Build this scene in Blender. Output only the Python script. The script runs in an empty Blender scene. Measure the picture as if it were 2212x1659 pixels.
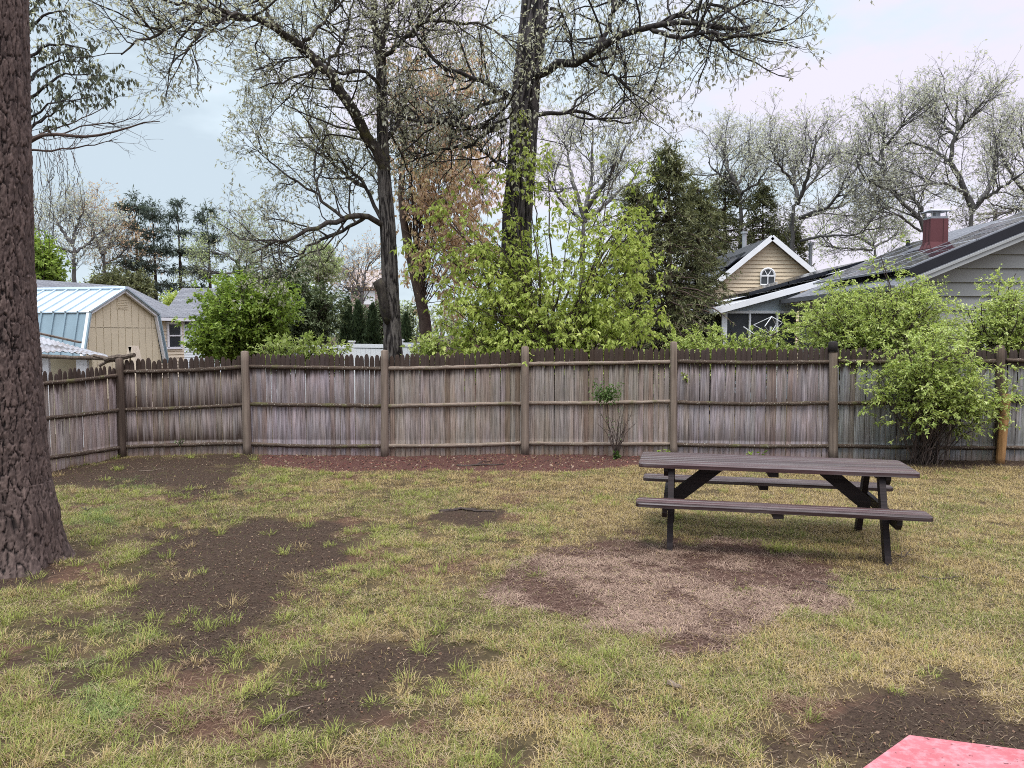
import bpy, math
import numpy as np

SC = bpy.context.scene
COL = SC.collection
R = math.radians

# ---------------------------------------------------------------- camera model
F, CX, CY, HZ, CAMH = 1620.0, 1106.0, 829.5, 723.0, 1.94
PITCH = math.atan((CY - HZ) / F)
_f = np.array([0, math.cos(PITCH), -math.sin(PITCH)])
_u = np.array([0, math.sin(PITCH), math.cos(PITCH)])
_r = np.array([1.0, 0, 0])


def ray(px, py):
    return _f + (px - CX) / F * _r + (CY - py) / F * _u


def at(px, py, Y):
    d = ray(px, py)
    return np.array([0, 0, CAMH]) + d * (Y / d[1])


def gnd(px, py, z=0.0):
    d = ray(px, py)
    return np.array([0, 0, CAMH]) + d * ((z - CAMH) / d[2])


def on_plane(px, py, p0, n):
    d = ray(px, py)
    c = np.array([0, 0, CAMH])
    return c + d * (np.dot(np.asarray(p0) - c, n) / np.dot(d, n))


# ---------------------------------------------------------------- small maths
def nrm(v):
    v = np.asarray(v, float)
    return v / np.maximum(np.linalg.norm(v, axis=-1, keepdims=True), 1e-9)


def _hash(ix, iy, s):
    h = (ix.astype(np.int64) * 374761393 + iy.astype(np.int64) * 668265263 + s * 974711) & 0x7fffffff
    h = ((h ^ (h >> 13)) * 1274126177) & 0x7fffffff
    h = ((h ^ (h >> 16)) * 2246822519) & 0x7fffffff
    return (h & 0xffff) / 65535.0


def vnoise(x, y, s=0):
    ix, iy = np.floor(x), np.floor(y)
    fx, fy = x - ix, y - iy
    fx, fy = fx * fx * (3 - 2 * fx), fy * fy * (3 - 2 * fy)
    a, b = _hash(ix, iy, s), _hash(ix + 1, iy, s)
    c, d = _hash(ix, iy + 1, s), _hash(ix + 1, iy + 1, s)
    return (a + (b - a) * fx) * (1 - fy) + (c + (d - c) * fx) * fy


def fbm(x, y, s=0, o=4):
    t, a, w = 0, 0.5, 0
    for k in range(o):
        t = t + a * vnoise(x * 2 ** k, y * 2 ** k, s + k * 17)
        w += a
        a *= .5
    return t / w


def voro(x, y, s=0):
    ix, iy = np.floor(x), np.floor(y)
    f1 = np.full(x.shape, 9.0); f2 = np.full(x.shape, 9.0); cid = np.zeros(x.shape)
    for dx in (-1, 0, 1):
        for dy in (-1, 0, 1):
            jx, jy = ix + dx, iy + dy
            d = np.hypot(jx + _hash(jx, jy, s) - x, jy + _hash(jx, jy, s + 5) - y)
            m = d < f1
            f2 = np.where(m, f1, np.minimum(f2, d))
            cid = np.where(m, _hash(jx, jy, s + 9), cid)
            f1 = np.where(m, d, f1)
    return f1, f2, cid


def sstep(a, b, x):
    t = np.clip((x - a) / (b - a), 0, 1)
    return t * t * (3 - 2 * t)


def polydist(x, y, poly):
    """signed distance, positive inside"""
    p = np.asarray(poly)[:, :2]
    q = np.roll(p, -1, 0)
    ins = np.zeros(x.shape, bool)
    dm = np.full(x.shape, 1e9)
    for (x0, y0), (x1, y1) in zip(p, q):
        cond = ((y0 > y) != (y1 > y)) & (x < (x1 - x0) * (y - y0) / ((y1 - y0) or 1e-9) + x0)
        ins ^= cond
        ex, ey = x1 - x0, y1 - y0
        t = np.clip(((x - x0) * ex + (y - y0) * ey) / (ex * ex + ey * ey + 1e-12), 0, 1)
        dm = np.minimum(dm, np.hypot(x - x0 - t * ex, y - y0 - t * ey))
    return np.where(ins, dm, -dm)


# ---------------------------------------------------------------- mesh building
class MB:
    """collects quads / tris / n-gons (world coordinates) and links them as ONE mesh object"""

    def __init__(self):
        self.v, self.q, self.t, self.ng, self.n = [], [], [], [], 0
        self.at = {}

    def add(self, V, quads=None, tris=None, ngons=None, **attrs):
        V = np.asarray(V, float).reshape(-1, 3)
        for k in set(self.at) | set(attrs):
            lst = self.at.setdefault(k, [])
            have = sum(len(a) for a in lst)
            dim = None
            if k in attrs:
                a = np.asarray(attrs[k], float)
                if a.ndim == 0: a = np.full(len(V), float(a))
                if a.ndim == 1 and len(a) == 3 and k == 'col': a = np.tile(a, (len(V), 1))
            else:
                a = np.zeros((len(V), 3)) if k == 'col' else np.zeros(len(V))
            if have < self.n:
                lst.append(np.zeros((self.n - have,) + a.shape[1:]))
            lst.append(a)
        self.v.append(V)
        if quads is not None and len(quads): self.q.append(np.asarray(quads, np.int64) + self.n)
        if tris is not None and len(tris): self.t.append(np.asarray(tris, np.int64) + self.n)
        if ngons:
            for g in ngons: self.ng.append([i + self.n for i in g])
        self.n += len(V)
        return self

    def box(self, c, s, ax=None, **a):
        """box centre c, full size s, ax = 3 row axes"""
        ax = np.eye(3) if ax is None else np.asarray(ax, float)
        h = np.asarray(s, float) / 2
        k = np.array([[i, j, l] for i in (-1, 1) for j in (-1, 1) for l in (-1, 1)]) * h
        V = np.asarray(c, float) + k @ ax
        self.add(V, [[0, 1, 3, 2], [4, 6, 7, 5], [0, 4, 5, 1], [2, 3, 7, 6], [0, 2, 6, 4], [1, 5, 7, 3]], **a)
        return self

    def prism(self, poly, ext, **a):
        """polygon (k,3) extruded by vector ext"""
        P = np.asarray(poly, float); k = len(P)
        V = np.vstack([P, P + np.asarray(ext, float)])
        q = [[i, (i + 1) % k, k + (i + 1) % k, k + i] for i in range(k)]
        self.add(V, q, None, [list(range(k))[::-1], list(range(k, 2 * k))], **a)
        return self

    def tubes(self, P, Rr, S=6, cap=False, **a):
        P = np.asarray(P, float); Rr = np.asarray(Rr, float)
        if P.ndim == 2: P, Rr = P[None], Rr[None]
        N, K, _ = P.shape
        T = np.empty_like(P)
        T[:, 1:-1] = P[:, 2:] - P[:, :-2]
        T[:, 0] = P[:, 1] - P[:, 0]; T[:, -1] = P[:, -1] - P[:, -2]
        T = nrm(T)
        m = np.abs(T[:, :, 2].mean(1)) > .8
        ref = np.where(m[:, None], [1., 0, 0], [0, 0, 1.])[:, None, :]
        U = nrm(np.cross(T, np.broadcast_to(ref, T.shape)))
        W = np.cross(T, U)
        th = np.arange(S) * 2 * math.pi / S
        V = P[:, :, None] + Rr[:, :, None, None] * (np.cos(th)[:, None] * U[:, :, None] + np.sin(th)[:, None] * W[:, :, None])
        n, k, s = np.meshgrid(np.arange(N), np.arange(K - 1), np.arange(S), indexing='ij')
        s2 = (s + 1) % S
        b = n * K * S
        q = np.stack([b + k * S + s, b + k * S + s2, b + (k + 1) * S + s2, b + (k + 1) * S + s], -1).reshape(-1, 4)
        ng = None
        if cap:
            ng = []
            for i in range(N):
                ng.append([i * K * S + j for j in range(S)][::-1])
                ng.append([i * K * S + (K - 1) * S + j for j in range(S)])
        aa = {}
        for kk, vv in a.items():
            vv = np.asarray(vv, float)
            aa[kk] = np.repeat(vv, K * S, 0) if vv.ndim and len(vv) == N and N > 1 else vv
        self.add(V, q, None, ng, **aa)
        return self

    def build(self, name, mat, parent=None, smooth=False, base=None):
        V = np.vstack(self.v)
        if base is None:
            base = np.array(parent.matrix_local.translation if parent and not parent.parent else (0, 0, 0)) if parent else np.zeros(3)
            if parent and parent.parent:
                base = np.array(parent.parent.location) + np.array(parent.location)
            elif parent:
                base = np.array(parent.location)
        V = V - base
        me = bpy.data.meshes.new(name)
        loops, starts, pos = [], [], 0
        for arr, k in ((self.q, 4), (self.t, 3)):
            if arr:
                a = np.vstack(arr)
                loops.append(a.ravel()); starts.append(pos + np.arange(len(a)) * k); pos += a.size
        for g in self.ng:
            loops.append(np.array(g)); starts.append(np.array([pos])); pos += len(g)
        loops = np.concatenate(loops).astype(np.int32); starts = np.concatenate(starts).astype(np.int32)
        me.vertices.add(len(V)); me.vertices.foreach_set('co', V.astype(np.float32).ravel())
        me.loops.add(len(loops)); me.loops.foreach_set('vertex_index', loops)
        me.polygons.add(len(starts)); me.polygons.foreach_set('loop_start', starts)
        me.polygons.foreach_set('use_smooth', np.full(len(starts), bool(smooth)))
        me.update(calc_edges=True)
        for k, lst in self.at.items():
            a = np.concatenate(lst)
            if a.ndim == 2:
                at_ = me.attributes.new(k, 'FLOAT_COLOR', 'POINT')
                at_.data.foreach_set('color', np.hstack([a, np.ones((len(a), 1))]).astype(np.float32).ravel())
            else:
                at_ = me.attributes.new(k, 'FLOAT', 'POINT')
                at_.data.foreach_set('value', a.astype(np.float32))
        me.materials.append(mat)
        o = bpy.data.objects.new(name, me); COL.objects.link(o)
        if parent: o.parent = parent
        else: o.location = base
        return o


def thing(name, label, cat, base, group=None):
    o = bpy.data.objects.new(name, None); COL.objects.link(o)
    o.location = tuple(float(x) for x in base)
    o.empty_display_size = .2
    return tag(o, label, cat, group)


def tag(o, label=None, cat=None, group=None, kind=None):
    if label: o['label'] = label
    if cat: o['category'] = cat
    if group: o['group'] = group
    if kind: o['kind'] = kind
    return o


def solo(name, mb, mat, label, cat, base, group=None, smooth=False):
    return tag(mb.build(name, mat, None, smooth, np.asarray(base, float)), label, cat, group)


# ---------------------------------------------------------------- materials
class NT:
    def __init__(self, name):
        self.m = bpy.data.materials.new(name); self.m.use_nodes = True
        self.t = self.m.node_tree
        self.t.nodes.clear()

    def n(self, typ, ins=None, **props):
        nd = self.t.nodes.new('ShaderNode' + typ)
        for k, v in props.items(): setattr(nd, k, v)
        for k, v in (ins or {}).items():
            s = nd.inputs[k]
            if isinstance(v, bpy.types.NodeSocket): self.t.links.new(v, s)
            else: s.default_value = (tuple(v) + (1,)) if (s.type == 'RGBA' and len(v) == 3) else v
        return nd

    def math(self, op, a, b=0.0, c=None, clamp=False):
        i = {0: a, 1: b}
        if c is not None: i[2] = c
        return self.n('Math', i, operation=op, use_clamp=clamp).outputs[0]

    def mix(self, f, a, b, blend='MIX'):
        nd = self.n('Mix', {0: f, 6: a, 7: b}, data_type='RGBA', blend_type=blend)
        return nd.outputs[2]

    def ramp(self, f, stops):
        nd = self.n('ValToRGB', {0: f}); e = nd.color_ramp.elements
        e[0].position, e[0].color = stops[0][0], tuple(stops[0][1]) + (1,)
        e[1].position, e[1].color = stops[-1][0], tuple(stops[-1][1]) + (1,)
        for p, c in stops[1:-1]:
            x = e.new(p); x.color = tuple(c) + (1,)
        return nd.outputs[0]

    def rng(self, f, a, b, c=0.0, d=1.0):
        return self.n('MapRange', {0: f, 1: a, 2: b, 3: c, 4: d}, clamp=True).outputs[0]

    def coords(self, scale=(1, 1, 1), out='Object', rot=(0, 0, 0)):
        tc = self.n('TexCoord')
        return self.n('Mapping', {0: tc.outputs[out], 2: rot, 3: scale}).outputs[0]

    def noise(self, vec, scale, detail=5.0, rough=.55, dist=0.0):
        return self.n('TexNoise', {'Vector': vec, 'Scale': scale, 'Detail': detail, 'Roughness': rough, 'Distortion': dist}).outputs[0]

    def attr(self, name, out=0):
        return self.n('Attribute', attribute_name=name).outputs[out]

    def bump(self, h, strength=.5, dist=.02):
        return self.n('Bump', {'Height': h, 'Strength': strength, 'Distance': dist}).outputs[0]

    def out(self, col, rough=.85, normal=None, spec=.3, metal=0.0, trans=0.0, tcol=None):
        i = {'Base Color': col, 'Roughness': rough, 'Specular IOR Level': spec, 'Metallic': metal}
        if normal is not None: i['Normal'] = normal
        p = self.n('BsdfPrincipled', i).outputs[0]
        if trans:
            tr = self.n('BsdfTranslucent', {0: tcol if tcol is not None else col}).outputs[0]
            p = self.n('MixShader', {0: trans, 1: p, 2: tr}).outputs[0]
        o = self.n('OutputMaterial', {0: p})
        return self.m


def m_plain(name, c, rough=.6, var=.15, scale=6, spec=.3, metal=0.0, bump=0.0, streak=(1, 1, 1)):
    t = NT(name)
    v = t.coords(streak)
    nz = t.noise(v, scale)
    c = np.array(c)
    col = t.ramp(nz, [(.25, c * (1 - var)), (.75, c * (1 + var))])
    return t.out(col, rough, t.bump(nz, bump, .01) if bump else None, spec, metal)


def m_leaf(name, cols, trans=.35, rough=.55):
    t = NT(name)
    k = len(cols)
    col = t.ramp(t.attr('rnd', 2), [(i / (k - 1), c) for i, c in enumerate(cols)])
    return t.out(col, rough, None, .25, 0, trans, t.mix(1.0, col, (1.0, 1.0, .7), 'MULTIPLY'))


def m_bark(name, dark, light, zs=.22, scale=22, bump=.8, moss=None):
    t = NT(name)
    v = t.coords((1, 1, zs))
    a = t.noise(v, scale, 6, .6, .6)
    b = t.noise(t.coords((1, 1, 1)), 2.2, 3)
    f = t.rng(a, .34, .68)
    col = t.mix(f, dark, light)
    col = t.mix(t.rng(b, .45, .75, 0, .5), col, tuple(np.array(dark) * .6 + np.array(light) * .25))
    if moss:
        col = t.mix(t.rng(t.noise(t.coords((1, 1, .6)), 5.0, 5), .58, .68, 0, .45), col, moss)
    return t.out(col, .92, t.bump(a, bump, .03), .15)


def m_vcol(name, rough=.9, grain=None, bump=.3, trans=0.0, spec=.2):
    t = NT(name)
    col = t.attr('col', 0)
    nrmal = None
    if grain:
        nz = t.noise(t.coords(grain), 1.0, 5, .6)
        col = t.mix(1.0, col, t.ramp(nz, [(.25, (.62, .62, .62)), (.75, (1.35, 1.35, 1.35))]), 'MULTIPLY')
        nrmal = t.bump(nz, bump, .01)
    return t.out(col, rough, nrmal, spec, 0, trans)


# ---------------------------------------------------------------- branches and leaves
def smooth_path(pts, K, wob=0.0, rng=None):
    """Catmull-Rom resampling of a polyline to K points"""
    P = np.asarray(pts, float)
    if len(P) == 2:
        t = np.linspace(0, 1, K)[:, None]
        Q = P[0] * (1 - t) + P[1] * t
    else:
        E = np.vstack([2 * P[0] - P[1], P, 2 * P[-1] - P[-2]])
        seg = np.linalg.norm(np.diff(P, axis=0), axis=1); cum = np.concatenate([[0], np.cumsum(seg)])
        s = np.linspace(0, cum[-1], K)
        i = np.clip(np.searchsorted(cum, s, 'right') - 1, 0, len(P) - 2)
        t = ((s - cum[i]) / seg[i])[:, None]
        a, b, c, d = E[i], E[i + 1], E[i + 2], E[i + 3]
        Q = .5 * (2 * b + (c - a) * t + (2 * a - 5 * b + 4 * c - d) * t ** 2 + (3 * b - a - 3 * c + d) * t ** 3)
    if wob:
        Q[1:-1] += rng.normal(0, wob, (K - 2, 3))
    return Q


def sprout(rng, P, Rr, n, t0, t1, ang, length, K=5, up=.1, wob=.25, rr=.012, rmin=.003, grow=.5, flat=0.0):
    """n children on every parent polyline; length in metres (scaled down along the parent by grow)"""
    N, K0, _ = P.shape
    idx = np.repeat(np.arange(N), n); M = len(idx)
    t = t0 + (t1 - t0) * rng.random(M)
    f = t * (K0 - 1); i = np.clip(f.astype(int), 0, K0 - 2); w = (f - i)
    A, B = P[idx, i], P[idx, i + 1]
    pos = A + (B - A) * w[:, None]
    r = Rr[idx, i] * (1 - w) + Rr[idx, i + 1] * w
    T = nrm(B - A)
    rv = rng.normal(0, 1, (M, 3)); rv[:, 2] *= (1 - flat)
    perp = nrm(rv - (rv * T).sum(1, keepdims=True) * T)
    a = ang * (.65 + .7 * rng.random(M))
    d = nrm(T * np.cos(a)[:, None] + perp * np.sin(a)[:, None])
    L = length * (.5 + .9 * rng.random(M)) * (1 - grow * t)
    out = np.empty((M, K, 3)); out[:, 0] = pos
    st = L / (K - 1)
    for k in range(1, K):
        d = nrm(d + rng.normal(0, wob, (M, 3)) + np.array([0, 0, up]))
        out[:, k] = out[:, k - 1] + d * st[:, None]
    r0 = np.maximum(np.minimum(r * .7, L * rr), rmin)
    rad = r0[:, None] * np.linspace(1, .3, K)[None]
    return out, np.maximum(rad, rmin * .6)


def leaves(mb, rng, P, n, L, W, t0=.2, spread=1.0, droop=.4, tw=.6, fold=.25, flatn=1.0, jit=.0):
    """kite-shaped folded leaves on twigs P (N,K,3)"""
    N, K, _ = P.shape
    idx = np.repeat(np.arange(N), n); M = len(idx)
    f = (t0 + (1 - t0) * rng.random(M)) * (K - 1); i = np.clip(f.astype(int), 0, K - 2); w = (f - i)[:, None]
    A, B = P[idx, i], P[idx, i + 1]
    pos = A + (B - A) * w
    if jit: pos = pos + rng.normal(0, jit, (M, 3))
    d = nrm(nrm(B - A) * tw + rng.normal(0, .6 * spread, (M, 3)) - np.array([0, 0, droop]))
    upv = np.array([0, 0, flatn]) + rng.normal(0, .7, (M, 3))
    s = nrm(np.cross(d, upv)); nn = np.cross(s, d)
    l = L * (.6 + .8 * rng.random(M))[:, None]; wd = W * (.6 + .8 * rng.random(M))[:, None] * .5
    V = np.stack([pos, pos + d * l * .45 + s * wd + nn * wd * fold, pos + d * l - nn * l * .1, pos + d * l * .45 - s * wd + nn * wd * fold], 1)
    q = np.arange(M * 4).reshape(M, 4)
    rnd = np.clip(np.repeat(rng.random(N), n) * .45 + rng.random(M) * .55, 0, 1)
    mb.add(V, q, rnd=np.repeat(rnd, 4))
    return M


def pxpath(pts, Y):
    """[(px,py,dY)] at depth Y -> world points"""
    return np.array([at(p[0], p[1], Y + (p[2] if len(p) > 2 else 0)) for p in pts])


def in_poly_samples(rng, poly, n, inset=0.0, low=0.0):
    p = np.asarray(poly, float)
    lo, hi = p.min(0), p.max(0)
    out = np.zeros((0, 2)); dd = np.zeros(0)
    while len(out) < n:
        c = lo + (hi - lo) * rng.random((n * 3, 2))
        d = polydist(c[:, 0], c[:, 1], p)
        k = d > inset
        if low: k &= rng.random(len(c)) < (low + (1 - low) * (c[:, 1] - lo[1]) / (hi[1] - lo[1]))
        out = np.vstack([out, c[k]]); dd = np.concatenate([dd, d[k]])
    return out[:n], dd[:n] / max(dd.max(), 1e-6)
# ---------------------------------------------------------------- camera, light, sky
cam = bpy.data.objects.new('camera', bpy.data.cameras.new('camera')); COL.objects.link(cam)
cam.location = (0, 0, CAMH); cam.rotation_euler = (math.pi / 2 - PITCH, 0, 0)
cam.data.sensor_width = 36; cam.data.lens = F / 2212 * 36
cam.data.clip_end = 2000; cam.data.clip_start = .05
SC.camera = cam
SC.view_settings.view_transform = 'Standard'; SC.view_settings.look = 'None'
SC.view_settings.exposure = 0.36; SC.view_settings.gamma = 1.0
SC.cycles.max_bounces = 6; SC.cycles.diffuse_bounces = 3; SC.cycles.transmission_bounces = 3
SC.cycles.use_denoising = False
SC.cycles.filter_width = 1.0

SUN_EL, SUN_AZ = R(68), R(195)
sun = bpy.data.objects.new('sun', bpy.data.lights.new('sun', 'SUN')); COL.objects.link(sun)
sun.data.energy = 2.2; sun.data.angle = R(20); sun.data.color = (1, .96, .9)
_sd = np.array([math.sin(SUN_AZ) * math.cos(SUN_EL), math.cos(SUN_AZ) * math.cos(SUN_EL), math.sin(SUN_EL)])
from mathutils import Vector
sun.rotation_euler = Vector(_sd).to_track_quat('Z', 'Y').to_euler()
sun.location = (0, -5, 30)

W = bpy.data.worlds.new('World'); SC.world = W; W.use_nodes = True
wt = W.node_tree; wt.nodes.clear()
def wn(typ, ins=None, **p):
    nd = wt.nodes.new('ShaderNode' + typ)
    for k, v in p.items(): setattr(nd, k, v)
    for k, v in (ins or {}).items():
        if isinstance(v, bpy.types.NodeSocket): wt.links.new(v, nd.inputs[k])
        else: nd.inputs[k].default_value = v
    return nd
sky = wn('TexSky', sky_type='NISHITA', sun_disc=False, sun_elevation=SUN_EL, sun_rotation=SUN_AZ, air_density=1.0, dust_density=3.0)
tc = wn('TexCoord'); sep = wn('SeparateXYZ', {0: tc.outputs['Generated']})
mp = wn('Mapping', {0: tc.outputs['Generated'], 3: (1, 1, 2.2)})
nz = wn('TexNoise', {'Vector': mp.outputs[0], 'Scale': 3.4, 'Detail': 5, 'Roughness': .55})
# lavender-white cloud sheet, thinner and bluer in places
xr = wn('MapRange', {0: sep.outputs[0], 1: -.55, 2: .6, 3: -.14, 4: .16})
sm = wn('Math', {0: nz.outputs[0], 1: xr.outputs[0]}, operation='ADD')
rp = wn('ValToRGB', {0: sm.outputs[0]}); e = rp.color_ramp.elements
e[0].position, e[0].color = .40, (.60, .71, .80, 1)
e[1].position, e[1].color = .62, (.86, .82, .94, 1)
x = e.new(.50); x.color = (.72, .84, .93, 1)
# an overcast sky is brighter towards the zenith
br = wn('MapRange', {0: sep.outputs[2], 1: .42, 2: 1.0, 3: .88, 4: 4.2})
bm = wn('Mix', {0: 1.0, 6: rp.outputs[0]}, data_type='RGBA', blend_type='MULTIPLY'); wt.links.new(br.outputs[0], bm.inputs[7])
bg1 = wn('Background', {0: bm.outputs[2], 1: 1.0})
bg2 = wn('Background', {0: sky.outputs[0], 1: .10})
mx = wn('MixShader', {0: .92, 1: bg2.outputs[0], 2: bg1.outputs[0]})
wn('OutputWorld', {0: mx.outputs[0]})

# ---------------------------------------------------------------- ground
def gp(pts): return np.array([gnd(a, b)[:2] for a, b in pts])
SOIL = [gp(p) for p in (
    [(330, 1165), (480, 1132), (640, 1120), (765, 1140), (725, 1200), (715, 1285), (620, 1312), (570, 1372), (450, 1440), (330, 1425), (300, 1320), (330, 1240)],
    [(965, 1372), (800, 1396), (690, 1440), (640, 1480), (535, 1532), (640, 1562), (750, 1552), (850, 1492), (950, 1425)],
    [(1540, 1690), (1590, 1600), (1690, 1565), (1850, 1525), (2090, 1485), (2260, 1590), (2330, 1690)],
    [(60, 1060), (120, 1010), (300, 992), (560, 984), (600, 990), (480, 1012), (530, 1040), (470, 1080), (370, 1090), (350, 1062), (210, 1045)],
    [(1310, 1215), (1370, 1192), (1470, 1188), (1490, 1206), (1420, 1228)],
    [(-60, 1290), (-60, 1190), (170, 1190), (165, 1225), (80, 1262)],
    [(1380, 984), (2300, 992), (2300, 1012), (1900, 1008), (1380, 1000)],
)]
MNDP = [gp([(925, 1125), (950, 1102), (1020, 1094), (1090, 1104), (1090, 1130), (1020, 1144)])]
MULCH = [gp([(560, 982), (1390, 980), (1395, 1004), (1250, 1018), (900, 1016), (700, 1018), (570, 1006)])]
STRAW = [gp([(1105, 1275), (1130, 1215), (1230, 1182), (1380, 1172), (1600, 1185), (1740, 1215), (1795, 1255), (1740, 1310), (1640, 1350), (1500, 1375), (1380, 1372), (1260, 1330), (1150, 1310)])]
NEEDLE = [gp(p) for p in (
    [(430, 1250), (560, 1225), (630, 1250), (610, 1300), (480, 1310)],
    [(270, 1440), (420, 1425), (520, 1480), (450, 1560), (300, 1560)],
    [(1480, 1195), (1760, 1205), (1790, 1250), (1600, 1225), (1450, 1215)],
    [(640, 1140), (740, 1150), (740, 1230), (660, 1220)],
    [(480, 1530), (640, 1560), (560, 1600), (430, 1580)],
    [(1740, 1520), (1990, 1490), (2030, 1530), (1800, 1570)],
)]
LUSH = [gp(p) for p in (
    [(230, 1060), (250, 1035), (340, 1032), (330, 1058)], [(520, 1062), (525, 1046), (565, 1046), (570, 1060)],
    [(225, 1390), (235, 1350), (300, 1345), (300, 1385)], [(165, 1480), (180, 1425), (260, 1410), (250, 1470)],
    [(100, 1520), (120, 1490), (290, 1500), (280, 1560), (120, 1560)], [(360, 1540), (360, 1510), (420, 1510), (420, 1550)],
    [(140, 1120), (180, 1095), (250, 1100), (230, 1130), (150, 1140)],
)]


def zone(polys, x, y, soft=.12, wob=.30, s=0, fr=2.2, grow=0.0):
    n = (fbm(x * fr, y * fr, s + 3, 4) - .5) * 2 * wob
    m = np.zeros(x.shape)
    for p in polys:
        m = np.maximum(m, sstep(-soft, soft, polydist(x, y, p) + grow + n))
    return m


def zones(x, y):
    soil = np.maximum(zone(SOIL, x, y, .40, .48, 1, 3.2), zone(MNDP, x, y, .10, .12, 2, 5.0))
    blot = sstep(.57, .72, fbm(x * 2.0 + 9, y * 2.0, 31, 5)) * sstep(1.5, -2.5, x) * sstep(10, 6, y)
    soil = np.maximum(soil, blot * .55)
    return dict(soil=soil, mulch=zone(MULCH, x, y, .06, .10, 5), straw=zone(STRAW, x, y, .24, .40, 7, 3.0, .14),
                needle=np.maximum(zone(NEEDLE, x, y, .2, .4, 9), .8 * sstep(.62, .72, fbm(x * 2.3, y * 2.3 + 40, 61, 4)) * sstep(2.5, -1.0, x)),
                lush=zone(LUSH, x, y, .25, .35, 11, 4.0))


MOUND = gnd(1012, 1118)


def gheight(x, y):
    h = .05 * (fbm(x * .6, y * .6, 71, 3) - .5) + .03 * (fbm(x * 3, y * 3, 72, 3) - .5)
    d2 = ((x - MOUND[0]) / .42) ** 2 + ((y - MOUND[1]) / .22) ** 2
    h = h + .022 * (fbm(x * 7, y * 7, 75, 3) - .5) + .07 * np.exp(-d2) - .07 * np.exp(-(((x - MOUND[0] + .1) / .18) ** 2 + ((y - MOUND[1] + .02) / .09) ** 2))
    return h * sstep(14, 12.6, y) * sstep(1.2, 2.2, y)


xs = np.concatenate([[-600, -250, -120, -60, -30, -18, -12], np.arange(-9.6, 9.61, .05), [12, 18, 30, 60, 120, 250, 600]])
ys = np.concatenate([[-60, -20, -8, -2], np.arange(0.5, 13.01, .05), [15, 20, 30, 60, 120, 300, 900]])
GX, GY = np.meshgrid(xs, ys)
gx, gy = GX.ravel(), GY.ravel()
Z = zones(gx, gy)
mb = MB()
nx = len(xs); i, j = np.meshgrid(np.arange(len(ys) - 1), np.arange(nx - 1), indexing='ij')
a = (i * nx + j).ravel()
mb.add(np.stack([gx, gy, gheight(gx, gy)], -1), np.stack([a, a + 1, a + nx + 1, a + nx], -1), **{k: v for k, v in Z.items()})
t = NT('lawn_soil')
v = t.coords()
n1 = t.noise(v, 9, 8, .65); n2 = t.noise(v, 60, 5, .7); n3 = t.noise(v, 1.2, 4)
grass = t.mix(t.rng(n1, .35, .65), (.038, .029, .016), (.095, .070, .036))
grass = t.mix(t.rng(n3, .45, .6, 0, .7), grass, (.105, .070, .042))
soilc = t.mix(t.rng(n2, .35, .7), (.028, .018, .013), (.078, .052, .037))
soilc = t.mix(t.rng(n1, .5, .7, 0, .7), soilc, (.058, .034, .025))
def zmask(nm, lo=.30, hi=.70):
    return t.rng(t.math('ADD', t.attr(nm, 2), t.math('MULTIPLY', t.math('SUBTRACT', n1, .5), 1.6)), lo, hi)
c = t.mix(zmask('needle'), grass, t.mix(n2, (.060, .032, .022), (.13, .075, .050)))
c = t.mix(zmask('soil'), c, soilc)
c = t.mix(zmask('straw'), c, t.mix(t.rng(n2, .35, .65), (.045, .025, .019), (.115, .066, .050)))
c = t.mix(zmask('mulch'), c, t.mix(t.rng(n2, .3, .7), (.055, .027, .023), (.115, .055, .045)))
hb = t.math('ADD', n1, t.math('MULTIPLY', n2, .6))
gm = t.out(c, .95, t.bump(hb, .9, .03), .1)
tag(mb.build('ground', gm, None, True), 'patchy backyard ground of thin grass and bare brown soil', None, None, 'structure')

# grass blades ------------------------------------------------------------------
rng = np.random.default_rng(11)
NB = 1250000
by = 2.6 + (12.05 - 2.6) * rng.random(NB)
bx = (rng.random(NB) * 2 - 1) * (by * .72 + .4)
zz = zones(bx, by)
clump = fbm(bx * 7, by * 7, 101, 3); big = fbm(bx * .9, by * .9, 102, 4); mid = fbm(bx * 2.6, by * 2.6, 103, 4)
clump2 = fbm(bx * 15, by * 15, 107, 2); cover = .05 + .95 * sstep(.36, .60, clump * .42 + mid * .33 + clump2 * .25 + .20 * zz['lush'] + .10 * sstep(-2.5, 2.5, bx) + .05 * sstep(5, 9, by) - .015 - .34 * zz['soil'])
soilk = np.clip(zz['soil'] * 1.1, 0, 1)
tuft = sstep(.68, .73, fbm(bx * 4.6 + 5, by * 4.6, 104, 4))
keep = cover * (1 - .6 * soilk) + .02 * soilk
sk = sstep(.35, .65, zz['straw'] + .5 * (clump - .5)); keep = keep * (1 - sk) + sk * .9 * (.15 + .85 * sstep(.40, .58, clump * .35 + mid * .4 + clump2 * .25))
keep *= (1 - .96 * zz['mulch'])
keep = np.maximum(keep, .0)
k = rng.random(NB) < keep
tx, ty = bx, by
bx, by, clump, big, mid = bx[k], by[k], clump[k], big[k], mid[k]
zz = {a: b[k] for a, b in zz.items()}; tuft = tuft[k]
M = len(bx)
u = rng.random(M); green = sstep(.41, .58, big * .42 + mid * .44 + .09 * rng.random(M) + .09 * sstep(2.5, -4, bx) - .06 * sstep(6.5, 9.5, by) * sstep(-4, -1, bx) - .03 * sstep(2, 4, bx) + .02 + .35 * zz['lush'] + .2 * tuft * zz['soil'])
pal = lambda lo, hi, f: np.array(lo) * (1 - f[:, None]) + np.array(hi) * f[:, None]
cg = pal((.120, .140, .034), (.34, .34, .095), u)
cy = pal((.24, .17, .065), (.58, .44, .19), u)
col = np.where((rng.random(M) < green * .88)[:, None], cg, cy)
dead = rng.random(M) < (.16 + .25 * zz['soil'])
col = np.where(dead[:, None], pal((.26, .18, .11), (.46, .35, .23), u), col)
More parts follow.
